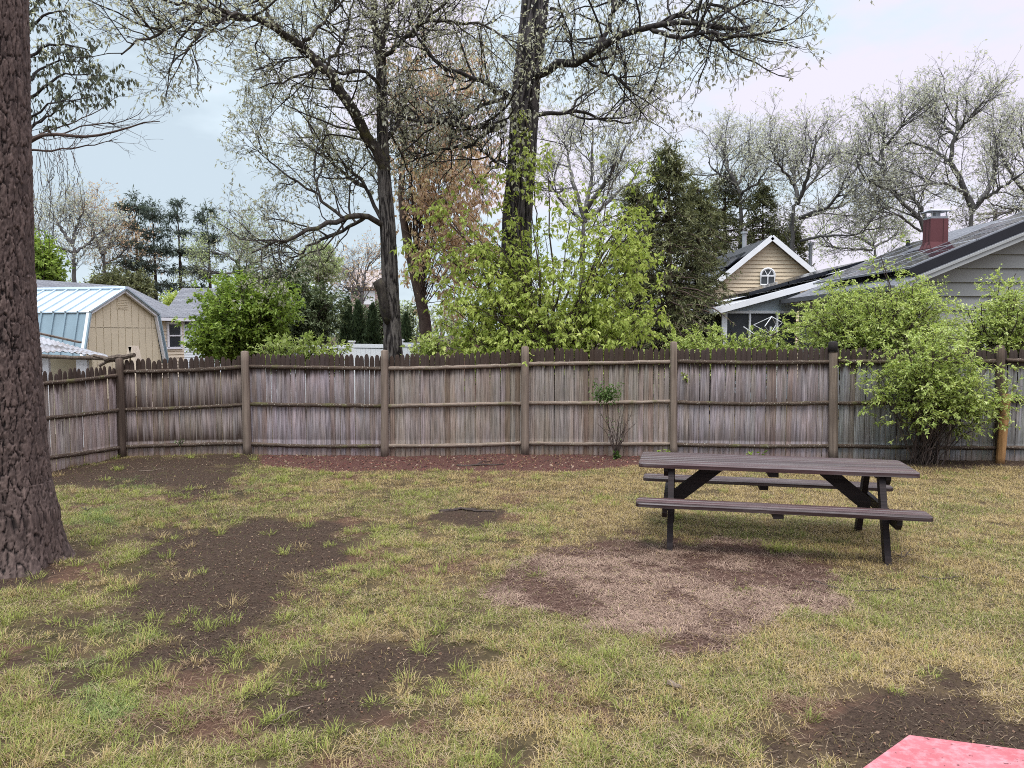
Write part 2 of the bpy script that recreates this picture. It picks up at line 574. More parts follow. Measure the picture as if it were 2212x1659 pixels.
col = np.where(((zz['lush'] > .3 + .5 * rng.random(M)) & (u < .85))[:, None], pal((.11, .145, .045), (.26, .31, .10), rng.random(M)), col)
nd = (zz['needle'] > .25 + .5 * rng.random(M)) & (rng.random(M) < .6)
col = np.where(nd[:, None], pal((.10, .055, .036), (.30, .19, .125), u), col)
col = np.where(((zz['soil'] > .55) & (rng.random(M) < .8))[:, None], col * .42, col)
st = zz['straw'] > .25 + .5 * rng.random(M)
straw_l = sstep(.40, .62, mid)
col = np.where((st & (rng.random(M) < .95))[:, None], pal((.085, .045, .034), (.54, .38, .285), np.clip(u * u * .65 + straw_l * .35, 0, 1)), col)
lie = (st | nd | dead)
el = np.where(lie, R(2) + R(26) * rng.random(M), R(8) + R(62) * rng.random(M))
az = rng.random(M) * 2 * math.pi
ln = (.020 + .042 * rng.random(M) ** 1.6) * (1 + .5 * zz['lush'] + .35 * sstep(8.5, 3.5, by) * rng.random(M)) * np.where(lie, 1.25, 1.0)
wd = (.0016 + .0016 * rng.random(M)) * (.75 + by * .055)
h = np.stack([np.cos(az), np.sin(az), 0 * az], -1); s = np.stack([-np.sin(az), np.cos(az), 0 * az], -1)
e1, e2 = el, el - R(35) * rng.random(M) - .1
p0 = np.stack([bx, by, gheight(bx, by) + np.where(lie, .008, -.004)], -1)
zv = np.array([0, 0, 1.])
p1 = p0 + (h * np.cos(e1)[:, None] + zv * np.sin(e1)[:, None]) * (ln * .55)[:, None]
e2 = np.maximum(e2, -.25)
p2 = p1 + (h * np.cos(e2)[:, None] + zv * np.sin(e2)[:, None]) * (ln * .45)[:, None]
sw = s * wd[:, None] / 2
V = np.stack([p0 - sw, p0 + sw, p1 + sw * .8, p1 - sw * .8, p2], 1)
b5 = np.arange(M)[:, None] * 5
mb = MB(); mb.add(V, b5 + [0, 1, 2, 3], b5 + [3, 2, 4], col=np.repeat(col, 5, 0))
# taller tufts standing out of the thin turf, most of them in the left foreground
nt = 2600
cy_ = 2.8 + 9.0 * rng.random(nt) ** 1.3; cx_ = (rng.random(nt) * 2 - 1) * (cy_ * .72 + .3)
z2 = zones(cx_, cy_)
pk = (.25 + .75 * sstep(2.0, -3.0, cx_)) * (1 - .93 * np.maximum(z2['soil'], z2['straw'])) * (1 - z2['mulch'])
k = rng.random(nt) < pk; cx_, cy_ = cx_[k], cy_[k]; nt = len(cx_); NBL = 46
tone = rng.random(nt); dry = (rng.random(nt) < .30)
az = rng.random((nt, NBL)) * 2 * math.pi; rr_ = .055 * np.sqrt(rng.random((nt, NBL))) * (.6 + .8 * rng.random((nt, 1)))
bx_ = (cx_[:, None] + rr_ * np.cos(az)).ravel(); by_ = (cy_[:, None] + rr_ * np.sin(az)).ravel(); az = (az + rng.normal(0, .7, az.shape)).ravel(); N2 = len(az)
el = R(25) + R(55) * rng.random(N2); ln = (.035 + .065 * rng.random(N2)) * np.repeat(.6 + .8 * rng.random(nt), NBL); wd = (.0022 + .0022 * rng.random(N2)) * (.75 + by_ * .05)
h = np.stack([np.cos(az), np.sin(az), 0 * az], -1); s = np.stack([-np.sin(az), np.cos(az), 0 * az], -1)
p0 = np.stack([bx_, by_, gheight(bx_, by_) - .004], -1); p1 = p0 + (h * np.cos(el)[:, None] + zv * np.sin(el)[:, None]) * (ln * .55)[:, None]
e2 = np.maximum(el - R(45) * rng.random(N2) - .15, -.4); p2 = p1 + (h * np.cos(e2)[:, None] + zv * np.sin(e2)[:, None]) * (ln * .45)[:, None]
sw = s * wd[:, None] / 2; V = np.stack([p0 - sw, p0 + sw, p1 + sw * .8, p1 - sw * .8, p2], 1); u = np.clip(rng.random(N2) * .6 + np.repeat(tone, NBL) * .4, 0, 1)
cc = np.where(np.repeat(dry, NBL)[:, None], pal((.24, .17, .08), (.50, .38, .19), u), pal((.13, .16, .035), (.37, .38, .10), u))
b5 = np.arange(N2)[:, None] * 5; mb.add(V, b5 + [0, 1, 2, 3], b5 + [3, 2, 4], col=np.repeat(cc, 5, 0))
tag(mb.build('grass', m_vcol('grass_blades', .7, None, 0, .25), None), 'thin yellow green and dead lawn grass across the yard', None, None, 'stuff')


def chips(name, polys, n, smin, smax, cols, label, seed, flat=.4, extra=None):
    r = np.random.default_rng(seed)
    y = 2.7 + 9.4 * r.random(n * 6); x = (r.random(n * 6) * 2 - 1) * (y * .72 + .4)
    m = zone(polys, x, y, .1, .3, seed)
    if extra is not None: m = np.maximum(m, extra(x, y))
    k = (r.random(len(x)) < m); x, y = x[k][:n], y[k][:n]; N = len(x)
    d = r.normal(0, 1, (N, 3)); d[:, 2] *= flat; d = nrm(d); e = nrm(np.cross(d, r.normal(0, 1, (N, 3)))); f = np.cross(d, e)
    L = (smin + (smax - smin) * r.random(N) ** 2)[:, None]; w = L * (.25 + .5 * r.random(N))[:, None]
    c = np.stack([x, y, gheight(x, y) + .004], -1)
    V = np.stack([c - d * L, c + d * L, c + e * w, c - e * w, c + f * w, c - f * w], 1)
    b = np.arange(N)[:, None] * 6
    T = np.concatenate([b + q for q in ([0, 2, 4], [2, 1, 4], [1, 3, 4], [3, 0, 4], [2, 0, 5], [1, 2, 5], [3, 1, 5], [0, 3, 5])])
    u = r.random(N); cc = np.array(cols)[np.clip((u * len(cols)).astype(int), 0, len(cols) - 1)] * (.7 + .6 * r.random(N))[:, None]
    mb = MB(); mb.add(V, None, T, col=np.repeat(cc, 6, 0))
    tag(mb.build(name, m_vcol(name + '_mat', .9), None), label, None, None, 'stuff')


chips('soil_clods', SOIL, 26000, .002, .009, [(.042, .028, .020)] * 6 + [(.085, .056, .040)] * 5 + [(.13, .085, .06)] * 1 + [(.20, .15, .11)], 'loose crumbs of dark soil on the bare patches', 21)
chips('red_mulch', MULCH, 5200, .008, .035, [(.12, .045, .036), (.085, .032, .028), (.17, .075, .055), (.06, .035, .03), (.22, .15, .11)], 'reddish brown wood mulch along the foot of the fence', 22, .3)
chips('leaf_litter', NEEDLE + SOIL, 3000, .004, .014, [(.13, .07, .045), (.20, .12, .08), (.08, .045, .03), (.26, .18, .12)], 'scattered brown needles and leaf scraps on the soil', 23, .15, lambda x, y: .10 + 0 * x)
# ---------------------------------------------------------------- stockade fence
def m_fence():
    t = NT('weathered_pickets')
    col = t.attr('col', 0); h = t.attr('h', 2); st = t.attr('stain', 2)
    fine = t.noise(t.coords((85, 85, 2.6)), 1.0, 5, .7)
    mid = t.noise(t.coords((9, 9, 1.1)), 1.0, 5, .6, .4)
    str_ = t.noise(t.coords((26, 26, .35)), 1.0, 4, .6)
    col = t.mix(1.0, col, t.ramp(fine, [(.30, (.40, .38, .37)), (.46, (.90, .90, .90)), (.70, (1.65, 1.65, 1.65))]), 'MULTIPLY')
    col = t.mix(t.rng(mid, .40, .62, 0, .7), col, t.mix(1.0, col, (.92, .82, .70), 'MULTIPLY'))
    blot = t.noise(t.coords((1.6, 1.6, .9)), 1.0, 4, .6, .6)
    col = t.mix(t.rng(blot, .42, .62, .0, .8), col, t.mix(1.0, col, (1.17, 1.12, 1.20), 'MULTIPLY'))
    wob = t.math('MULTIPLY', t.math('SUBTRACT', str_, .5), .26)
    hh = t.math('ADD', h, wob)
    top = t.rng(hh, .775, .845, 0, .93)
    dark = top
    for hr, ext in ((.155, .19), (.50, .25)):
        up = t.rng(t.math('SUBTRACT', t.math('ADD', h, t.math('MULTIPLY', wob, 1.9)), hr), .0, ext, 1, 0)
        gate = t.rng(t.math('SUBTRACT', h, hr), -.012, .004)
        dark = t.math('MAXIMUM', dark, t.math('MULTIPLY', t.math('MULTIPLY', t.math('MULTIPLY', up, gate), st), .95))
    # drip stains hanging from the rails
    for hr in (.80, .47):
        dn = t.rng(t.math('SUBTRACT', hr, h), 0, .20, 1, 0)
        gate = t.rng(t.math('SUBTRACT', hr, h), -.012, .0)
        dr = t.rng(str_, .54, .66)
        dark = t.math('MAXIMUM', dark, t.math('MULTIPLY', t.math('MULTIPLY', t.math('MULTIPLY', dn, gate), dr), .7))
    foot = t.rng(hh, .015, .085, .45, 0)
    col = t.mix(foot, col, (.15, .085, .055))
    col = t.mix(dark, col, t.mix(fine, (.018, .0115, .009), (.058, .037, .028)))
    spk = t.rng(t.noise(t.coords((1, 1, 1)), 75, 2), .73, .78, 0, .5)
    col = t.mix(spk, col, (.45, .42, .38))
    return t.out(col, .9, t.bump(fine, .6, .006), .15)


def m_rail(nm, dark, light):
    t = NT(nm)
    g = t.noise(t.coords((2.5, 2.5, 40)), 1.0, 5, .6)
    col = t.mix(t.rng(g, .3, .7), dark, light)
    sp = t.rng(t.noise(t.coords(), 48, 3), .60, .67, 0, .75)
    col = t.mix(sp, col, (.36, .33, .27))
    ms = t.rng(t.noise(t.coords(), 4, 3), .58, .66, 0, .5)
    col = t.mix(ms, col, (.10, .10, .035))
    return t.out(col, .9, t.bump(g, .8, .01), .15)


M_PICK = m_fence()
M_RAIL_D = m_rail('mossy_rail', (.040, .028, .021), (.105, .076, .058))
M_RAIL_L = m_rail('grey_rail', (.12, .092, .072), (.26, .20, .16))


def m_post(nm, dark, light):
    t = NT(nm)
    g = t.noise(t.coords((30, 30, 1.3)), 1.0, 5, .65, .3); b = t.noise(t.coords((2, 2, 1.2)), 1.0, 3)
    col = t.mix(t.rng(g, .3, .7), dark, light)
    col = t.mix(t.rng(b, .5, .7, 0, .6), col, tuple(np.array(dark) * .8))
    return t.out(col, .9, t.bump(g, .6, .008), .15)


M_POST_L = m_post('grey_post', (.11, .082, .066), (.25, .195, .155))
M_POST_D = m_post('dark_post', (.045, .032, .025), (.12, .088, .068))
M_POST_CAP = m_plain('dark_mildew', (.022, .018, .018), .95, .4, 30)
M_LOG = m_post('orange_log', (.20, .10, .04), (.42, .24, .11))

# post: base px, top px, radius, material
POSTS = [((264, 986), 776, .062, M_POST_D), ((537, 981), 760, .066, M_POST_L), ((832, 984), 758, .060, M_POST_L), ((1134, 981), 750, .064, M_POST_L),
         ((1454, 986), 740, .056, M_POST_L), ((1797, 991), 740, .066, M_POST_L), ((2156, 995), 748, .062, M_POST_D)]
PB = [gnd(*p[0]) for p in POSTS]
PT = [at(p[0][0] - (6 if k < 2 else 0), p[1], PB[k][1]) for k, p in enumerate(POSTS)]
# the bay running towards the camera behind the pine, and the one leaving the frame at right
pl = gnd(113, 1016); dl = nrm(pl - PB[0]); PB_L = PB[0] + dl * 2.5; PB_L[2] = 0
PB_R = PB[6] + np.array([2.5, -.12, 0])
# bay: a, b, (tip, top, mid, bottom rail) z at a, at b, colour, stain, rails dark
def zat(py, k): return at(POSTS[k][0][0], py, PB[k][1])[2]
GREY, MAUVE, TAN, TEAL, PALE = (.240, .212, .196), (.268, .236, .244), (.238, .208, .186), (.206, .212, .210), (.315, .275, .255)
def zz4(k, ys): return [zat(y, k) for y in ys]
L0 = zz4(0, (788, 810, 885, 966))
bays = [(PB_L, PB[0], [1.42, 1.27, .80, .27], L0, PALE, .35, M_RAIL_D),
        (PB[0], PB[1], zz4(0, (777, 803, 885, 965)), zz4(1, (766, 792, 873, 957)), GREY, 1.0, M_RAIL_D),
        (PB[1], PB[2], zz4(1, (765, 791, 872, 958)), zz4(2, (765, 796, 876, 962)), MAUVE, .55, M_RAIL_D),
        (PB[2], PB[3], zz4(2, (766, 796, 877, 963)), zz4(3, (756, 788, 871, 957)), TAN, .25, M_RAIL_L),
        (PB[3], PB[4], zz4(3, (752, 786, 870, 957)), zz4(4, (751, 781, 866, 958)), TAN, .25, M_RAIL_L),
        (PB[4], PB[5], zz4(4, (752, 780, 868, 959)), zz4(5, (750, 781, 869, 962)), MAUVE, .65, M_RAIL_D),
        (PB[5], PB[6], zz4(5, (752, 780, 871, 962)), zz4(6, (752, 780, 866, 967)), TEAL, .40, M_RAIL_D),
        (PB[6], PB_R, zz4(6, (752, 778, 863, 966)), [1.69, 1.54, .93, .20], TEAL, .45, M_RAIL_D)]
fence = thing('picket_fence', 'long weathered wooden stockade fence of pointed pickets across the back of the yard', 'fence', PB[3])
rng = np.random.default_rng(5)


def picket_panel(A, B, za, zb, colr, stain, parent, rmat):
    d = (B - A); d[2] = 0; Lb = np.linalg.norm(d); d = d / Lb
    nn = np.array([d[1], -d[0], 0])                 # towards the yard
    if nn[1] > 0 and abs(nn[1]) > .3: nn = -nn
    if abs(nn[1]) <= .3 and nn[0] < 0: nn = -nn
    n = int(Lb / .079); w0 = Lb / n
    mb = MB()
    prof = np.array([(-.5, 0), (-.36, .6), (0, 1), (.36, .6), (.5, 0)])
    back = len(prof)
    for k in range(n):
        f = (k + .5) / n
        w = w0 * (.955 + .04 * rng.random()); c = A + d * (f * Lb + rng.normal(0, .002)); c = c + nn * rng.normal(0, .003)
        tip = za[0] * (1 - f) + zb[0] * f + rng.normal(0, .012) - (.05 if rng.random() < .04 else 0)
        top = za[1] * (1 - f) + zb[1] * f; H = tip
        zs_ = [-.03, .06, .2, .5, .9, tip - .11, tip - .065, tip - .03, tip - .008]
        ws = [1, 1, 1, 1, 1, 1, .93, .70, .30]
        lean = rng.normal(0, .004)
        V = []
        for z, s in zip(zs_, ws):
            for (u, v) in prof:
                V.append(c + d * (u * w * s + lean * z) + nn * (v * .014 * (.4 + .6 * s)) + np.array([0, 0, z]))
        V = np.array(V); q = []
        for r_ in range(len(zs_) - 1):
            for u in range(4):
                a = r_ * 5 + u; q.append([a, a + 1, a + 6, a + 5])
            q.append([r_ * 5 + 4, r_ * 5, r_ * 5 + 5, r_ * 5 + 9])
        g = [[(len(zs_) - 1) * 5 + u for u in range(5)]]
        cc = np.array(colr) * (.87 + .26 * rng.random()) * (1 + rng.normal(0, .012, 3))
        if rng.random() < .10: cc = cc * np.array([.80, .73, .66])
        mb.add(V, q, None, g, col=cc, h=np.repeat(np.array(zs_) / H, 5), stain=stain)
    po = mb.build('picket_panel', M_PICK, parent)
    for r_ in (1, 2, 3):
        K = 26; f = np.linspace(.018, .982, K)
        z = za[r_] * (1 - f) + zb[r_] * f - .018 * np.sin(np.pi * f) * rng.normal(.5, .6) + rng.normal(0, .002, K)
        P = A + d * (f * Lb)[:, None] + nn * (.014 + .014) ; P[:, 2] = z
        rr = np.full(K, .031) * (1 + rng.normal(0, .085, K))
        mb = MB(); mb.tubes(P, rr, 9, True)
        mb.build('rail', rmat, po, True)


for (A, B, za, zb, cl, stn, rm) in bays:
    picket_panel(A.copy(), B.copy(), za, zb, cl, stn, fence, rm)
for k in range(7):
    mb = MB(); K = 12
    toward = np.array([0, -.045, 0]) if k else np.array([.02, -.04, 0])
    f = np.linspace(0, 1, K)
    P = (PB[k] + toward)[None] * (1 - f)[:, None] + (PT[k] + toward)[None] * f[:, None]
    P[0, 2] = -.05
    P = np.vstack([P, P[-1] + [0, 0, .012], P[-1] + [0, 0, .018]])
    rr = np.concatenate([np.full(K, POSTS[k][2]) * (1.06 - .1 * f) * (1 + rng.normal(0, .012, K)), [POSTS[k][2] * .7, .008]])
    mb.tubes(P, rr, 14, True)
    p = mb.build('post', POSTS[k][3], fence, True)
    if k == 5:
        mb = MB(); b = PT[5] + toward; mb.tubes(np.array([b - [0, 0, .15], b + [0, 0, .0], b + [0, 0, .016], b + [0, 0, .022]]), np.array([.070, .069, .05, .01]), 14, True)
        tag(mb.build('post_cap', M_POST_CAP, p, True), 'blackened round top of the post')

# the fresh orange log standing against the last dark post
b = gnd(2158, 1000); tp = at(2172, 852, b[1])
mb = MB(); K = 10; f = np.linspace(0, 1, K)[:, None]
P = (b + [0, -.02, -.04]) * (1 - f) + (tp + [0, -.02, 0]) * f
P = np.vstack([P, P[-1] + [0, 0, .012]]); rr = np.concatenate([np.full(K, .062) * (1 + rng.normal(0, .02, K)), [.03]])
mb.tubes(P, rr, 12, True)
solo('log_post', mb, M_LOG, 'short orange brown log post standing against the dark fence post by the shrub', 'post', b, None, True)

# broken weathered boards lying over the corner of the fence
M_DRIFT = m_post('driftwood', (.050, .036, .028), (.20, .155, .125))
for k, (pts, rr, lb) in enumerate((
        ([(203, 768, .25), (236, 776, .2), (262, 781, .0)], .030, 'grey splintered board sloping down to the fence corner from the tin roof'),
        ([(228, 776, .1), (250, 773, .0), (290, 767, -.1)], .042, 'thick broken dark board lying on top of the corner post'),
        ([(215, 790, .12), (235, 780, .08), (258, 775, .0)], .026, 'thin bent stick wedged beneath the broken board at the fence corner'))):
    P = smooth_path(pxpath(pts, PB[0][1] + .05), 9, .006, rng)
    mb = MB(); mb.tubes(P, np.full(9, rr) * (1 + rng.normal(0, .1, 9)), 7, True)
    solo('broken_board' if k < 2 else 'stick', mb, M_DRIFT, lb, 'board' if k < 2 else 'stick', P[0])

# ---------------------------------------------------------------- picnic table
TC = np.array([2.42, 6.97, 0]); TA = R(-13)
tu = np.array([math.cos(TA), math.sin(TA), 0]); tv = np.array([-math.sin(TA), math.cos(TA), 0]); tz = np.array([0, 0, 1.])
TAX = np.array([tu, tv, tz])
def tw(u, v, z): return TC + tu * u + tv * v + tz * z


def m_table(nm, dark, light, rlo, slats=False):
    t = NT(nm)
    v0 = t.coords((1, 1, 1), rot=(0, 0, -TA)); v1 = t.n('Mapping', {0: v0, 3: (2.2, 75, 75)}).outputs[0]
    g = t.noise(v1, 1.0, 4, .6); b = t.noise(t.n('Mapping', {0: v0, 3: (1.1, 38, 38)}).outputs[0], 1.0, 4)
    col = t.mix(t.rng(g, .3, .7), dark, light)
    if slats:
        col = t.mix(1.0, col, t.attr('col', 0), 'MULTIPLY')
        col = t.mix(t.rng(b, .46, .64, 0, .7), col, (.120, .100, .100))
    rg = t.rng(b, .35, .65, rlo + .3, rlo)
    return t.out(col, rg, t.bump(g, .3, .004), .28 if slats else .2)


M_TOP = m_table('wet_brown_slats', (.022, .010, .011), (.066, .034, .034), .26, True)
M_LEG = m_table('dark_frame', (.012, .009, .010), (.030, .020, .020), .5)
table = thing('picnic_table', 'dark brown slatted wooden picnic table with attached benches on the lawn', 'picnic table', TC)
table.rotation_euler = (0, 0, 0)


def slab_rounded(mb, u0, u1, v0, v1, z0, z1, rl=0, corner=(), tone=1.0):
    """board along u with some rounded corners; corner holds (su, sv) signs"""
    pts = []
    for su, sv in ((1, -1), (1, 1), (-1, 1), (-1, -1)):
        cu, cv = (u1 if su > 0 else u0), (v1 if sv > 0 else v0)
        if (su, sv) in corner:
            a0 = {(1, -1): -90, (1, 1): 0, (-1, 1): 90, (-1, -1): 180}[(su, sv)]
            for q in range(6):
                a = R(a0 + q * 18)
                pts.append((cu - su * rl + rl * math.cos(a), cv - sv * rl + rl * math.sin(a)))
        else:
            pts.append((cu, cv))
    P = np.array([tw(a, b, z0) for a, b in pts])
    e = np.array([tw(a, b, z1) for a, b in pts])
    # small bevel along the top edge
    k = len(pts); c = e.mean(0)
    def inset(X, dd):
        cu_, cv_ = (u0 + u1) / 2, (v0 + v1) / 2
        out = []
        for (a, b) in pts:
            out.append((a - math.copysign(dd, a - cu_), b - math.copysign(dd, b - cv_)))
        return out
    M1 = np.array([tw(a, b, z1 - .009) for a, b in pts]); M2 = np.array([tw(a, b, z1) for a, b in inset(pts, .010)])
    V = np.vstack([P, M1, M2])
    q = [[r_ * k + i, r_ * k + (i + 1) % k, (r_ + 1) * k + (i + 1) % k, (r_ + 1) * k + i] for r_ in (0, 1) for i in range(k)]
    mb.add(V, q, None, [list(range(k))[::-1], [2 * k + i for i in range(k)]], col=np.array([1., 1, 1]) * tone)


def slat_top(v0, v1, n, z0, z1, L, name):
    mb = MB(); w = (v1 - v0 + .011) / n
    for k in range(n):
        cs = ()
        if k == 0: cs += ((1, -1), (-1, -1))
        if k == n - 1: cs += ((1, 1), (-1, 1))
        slab_rounded(mb, -L / 2, L / 2, v0 + k * w, v0 + (k + 1) * w - .011, z0 + rng.normal(0, .001), z1 + rng.normal(0, .0012), .06 if n > 3 else .05, cs, rng.uniform(.55, 1.6))
    return mb.build(name, M_TOP, table)


TH = .755
slat_top(-.355, .355, 7, TH - .042, TH, 2.40, 'tabletop')
for s, nm in ((-1, 'bench_seat'), (1, 'bench_seat')):
    a, b = sorted((s * .48, s * .735))
    slat_top(a, b, 3, .425, .463, 2.40, nm)
for su in (-1, 1):
    U = su * .90
    for s in (-1, 1):
        mb = MB()
        # leg: slanted board
        ft, tp_ = np.array([s * .57, 0.0]), np.array([s * .25, TH - .042])
        hw = .047
        poly = [tw(U - .026, ft[0] - hw, -.02), tw(U - .026, ft[0] + hw, -.02), tw(U - .026, tp_[0] + hw, tp_[1]), tw(U - .026, tp_[0] - hw, tp_[1])]
        mb.prism(poly, tu * .052)
        mb.build('leg', M_LEG, table)
    # seat support beam, outboard of the legs, chamfered ends
    mb = MB(); x0 = U + su * .0275; z0, z1 = .330, .423
    poly = [tw(x0, -.71, z1), tw(x0, -.71, z1 - .045), tw(x0, -.665, z0), tw(x0, .665, z0), tw(x0, .71, z1 - .045), tw(x0, .71, z1)]
    mb.prism(poly, tu * (su * .04)); mb.build('seat_beam', M_LEG, table)
    mb = MB(); z0, z1 = TH - .125, TH - .044
    poly = [tw(x0, -.33, z1), tw(x0, -.33, z1 - .03), tw(x0, -.28, z0), tw(x0, .28, z0), tw(x0, .33, z1 - .03), tw(x0, .33, z1)]
    mb.prism(poly, tu * (su * .04)); mb.build('top_beam', M_LEG, table)
    # diagonal brace from the seat beam up to the middle of the top
    mb = MB(); iu = U - su * .028
    p0, p1 = np.array([iu, .335]), np.array([su * .46, TH - .045])
    poly = [tw(p0[0], -.045, .29), tw(p0[0], -.045, .45), tw(p1[0] + su * .10, -.045, p1[1]), tw(p1[0] - su * .095, -.045, p1[1])]
    mb.prism(poly, tv * .09); mb.build('brace', M_LEG, table)
mb = MB(); mb.box(tw(0, 0, TH - .042 - .028), (.085, .62, .05), TAX); mb.build('top_cleat', M_LEG, table)
for s in (-1, 1):
    mb = MB(); mb.box(tw(0, s * .607, .425 - .023), (.085, .235, .042), TAX); mb.build('seat_cleat', M_LEG, table)

# ---------------------------------------------------------------- red painted platform at lower right
t = NT('faded_red_paint')
v = t.coords(); a = t.noise(v, 5, 5); b = t.noise(t.coords((26, 34, 26)), 1.0, 6, .7)
col = t.mix(t.rng(a, .35, .65), (.31, .070, .080), (.375, .108, .124))
col = t.mix(t.rng(b, .45, .66, 0, .75), col, (.46, .21, .225))
col = t.mix(t.rng(t.noise(v, 38, 2), .66, .70), col, (.12, .03, .035))
m_red = t.out(col, .6, t.bump(b, .2, .003), .35)
zr = .62
c0, c1, c2 = gnd(1963, 1587, zr), gnd(2212, 1619, zr), gnd(1862, 1659, zr)
ea, eb = nrm(c1 - c0), nrm(c2 - c0)
plat = thing('red_platform', 'faded red painted wooden step platform at the edge of bare soil', 'platform', c0 * [1, 1, 0])
mb = MB(); poly = [c0, c0 + ea * 1.5, c0 + ea * 1.5 + eb * .85, c0 + eb * .85]
mb.prism([p - [0, 0, .032] for p in poly], (0, 0, .028)); mb.prism([p + (ea + eb) * .002 - [0, 0, .004] for p in poly], (0, 0, .004)); mb.build('deck_board', m_red, plat)
m_redd = m_plain('red_side_paint', (.40, .085, .10), .7, .2, 8)
mb = MB()
o = ea * .04 + eb * .04
mb.prism([c0 + o - [0, 0, .034], c0 + ea * 1.46 + eb * .04 - [0, 0, .034], c0 + ea * 1.46 + eb * .81 - [0, 0, .034], c0 + ea * .04 + eb * .81 - [0, 0, .034]], (0, 0, -(zr - .034)))
mb.build('side_panel', m_redd, plat)

# ---------------------------------------------------------------- small things on the ground
M_TWIG = m_plain('twig_bark', (.055, .040, .034), .9, .4, 40)
M_TWIGL = m_plain('pale_twig', (.16, .12, .09), .9, .4, 40)


def ground_stick(pts, rad, lb, mat=M_TWIG, nm='twig', side=None, lift=.012):
    P = np.array([gnd(*p) for p in pts]); P[:, 2] = gheight(P[:, 0], P[:, 1]) + lift
    Q = smooth_path(P, 10, .004, rng)
    mb = MB(); mb.tubes(Q, np.linspace(rad, rad * .45, 10), 6, True)
    for sd in (side or []):
        S_ = np.array([gnd(*p) for p in sd]); S_[:, 2] = gheight(S_[:, 0], S_[:, 1]) + lift * 1.5
        mb.tubes(smooth_path(S_, 7, .003, rng), np.linspace(rad * .7, rad * .3, 7), 5, True)
    return solo(nm, mb, mat, lb, 'stick', Q[0])


ground_stick([(988, 1006), (1030, 1007), (1060, 1004), (1090, 1005)], .018, 'dark fallen stick on the red mulch strip', M_TWIG, 'stick', [[(1030, 1007), (1045, 999), (1062, 1000)]])
ground_stick([(1755, 1258), (1800, 1272), (1860, 1281), (1910, 1278), (1958, 1274)], .006, 'long thin curved twig lying right of the straw patch')
ground_stick([(1928, 1198), (1945, 1208), (1965, 1203), (1978, 1204)], .007, 'small forked twig on the grass right of the table legs', M_TWIG, 'twig', [[(1945, 1208), (1950, 1196), (1957, 1190)], [(1957, 1205), (1963, 1196), (1967, 1190)]])
ground_stick([(1446, 1482), (1458, 1488), (1470, 1492)], .020, 'short stubby grey stick on the grass in the foreground', M_TWIGL, 'stick', [[(1456, 1488), (1460, 1492), (1461, 1494)]])
ground_stick([(590, 1560), (640, 1535), (672, 1524)], .004, 'pale dry stalk lying beside the front soil patch', M_TWIGL)
ground_stick([(175, 1098), (190, 1106), (200, 1098)], .007, 'little dark forked twig on the grass right of the pine trunk', M_TWIG, 'twig', [[(188, 1106), (182, 1092), (178, 1090)]])
ground_stick([(1990, 1252), (2030, 1256), (2070, 1253)], .008, 'dark twig half hidden in yellow grass far right of the straw patch')
ground_stick([(300, 1022), (330, 1018), (360, 1010)], .007, 'thin stick on the bare soil below the second fence post', M_TWIGL)
ground_stick([(950, 1108), (1000, 1099), (1030, 1101)], .022, 'rotten root crossing the small dirt mound', M_TWIG, 'root', [[(1000, 1100), (1030, 1108), (1070, 1112)]])
# ---------------------------------------------------------------- buildings beyond the fence
def clip(poly, n, d):
    """keep the part of a 2-D polygon where n.p <= d"""
    out = []
    for i in range(len(poly)):
        p, q = np.array(poly[i]), np.array(poly[(i + 1) % len(poly)])
        a, b = np.dot(n, p) - d, np.dot(n, q) - d
        if a <= 0: out.append(p)
        if a * b < 0: out.append(p + (q - p) * (a / (a - b)))
    return out


def cladding(mb, o, ud, poly, pitch, vertical=False, t0=.012, t1=.030, gap=.0, nrm_=None, start=None):
    """boards over a wall polygon given as (u, z); laid horizontally they lap, vertically they leave a groove"""
    ud = np.asarray(ud, float); nn = np.asarray(nrm_, float); ax = 0 if vertical else 1
    P = np.asarray(poly, float); lo, hi = P[:, ax].min(), P[:, ax].max()
    a = lo if start is None else start
    e = np.eye(2)[ax]
    W3 = lambda p, off: np.asarray(o, float) + ud * p[0] + np.array([0, 0, p[1]]) + nn * off
    while a < hi - 1e-6:
        b = min(a + pitch - gap, hi)
        c = clip(clip(list(P), -e, -a), e, b)
        if len(c) > 2:
            f = lambda p: t1 if vertical else (t1 + (t0 - t1) * (p[1] - a) / max(b - a, 1e-6))
            V = [W3(p, f(p)) for p in c] + [W3(p, 0.0) for p in c]
            k = len(c)
            mb.add(V, [[i, (i + 1) % k, k + (i + 1) % k, k + i] for i in range(k)], None, [list(range(k))])
        a += pitch
    return mb


def wallback(mb, o, ud, poly, nn, th=.1):
    P = [np.asarray(o, float) + np.asarray(ud) * p[0] + np.array([0, 0, p[1]]) for p in poly]
    mb.prism(P, -np.asarray(nn, float) * th)


def roofslab(mb, quad, th):
    q = np.asarray(quad, float)
    n = nrm(np.cross(q[1] - q[0], q[2] - q[0]))
    if n[2] < 0: n = -n
    mb.prism(q - n * th, n * th)
    return n


M_BEIGE = m_plain('beige_boards', (.62, .54, .39), .8, .07, 1.5, .2)
M_WHITE = m_plain('white_trim', (.72, .72, .74), .6, .06, 3)
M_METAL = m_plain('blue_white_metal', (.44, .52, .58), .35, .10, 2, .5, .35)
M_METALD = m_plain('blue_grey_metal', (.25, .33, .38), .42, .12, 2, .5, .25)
M_DARK = m_plain('dark_opening', (.02, .02, .022), .5, .2, 4)
M_SCREEN = m_plain('window_screen', (.035, .037, .042), .55, .2, 3, .4)
M_GLASS = m_plain('window_glass', (.03, .035, .04), .08, .2, 2, .6)


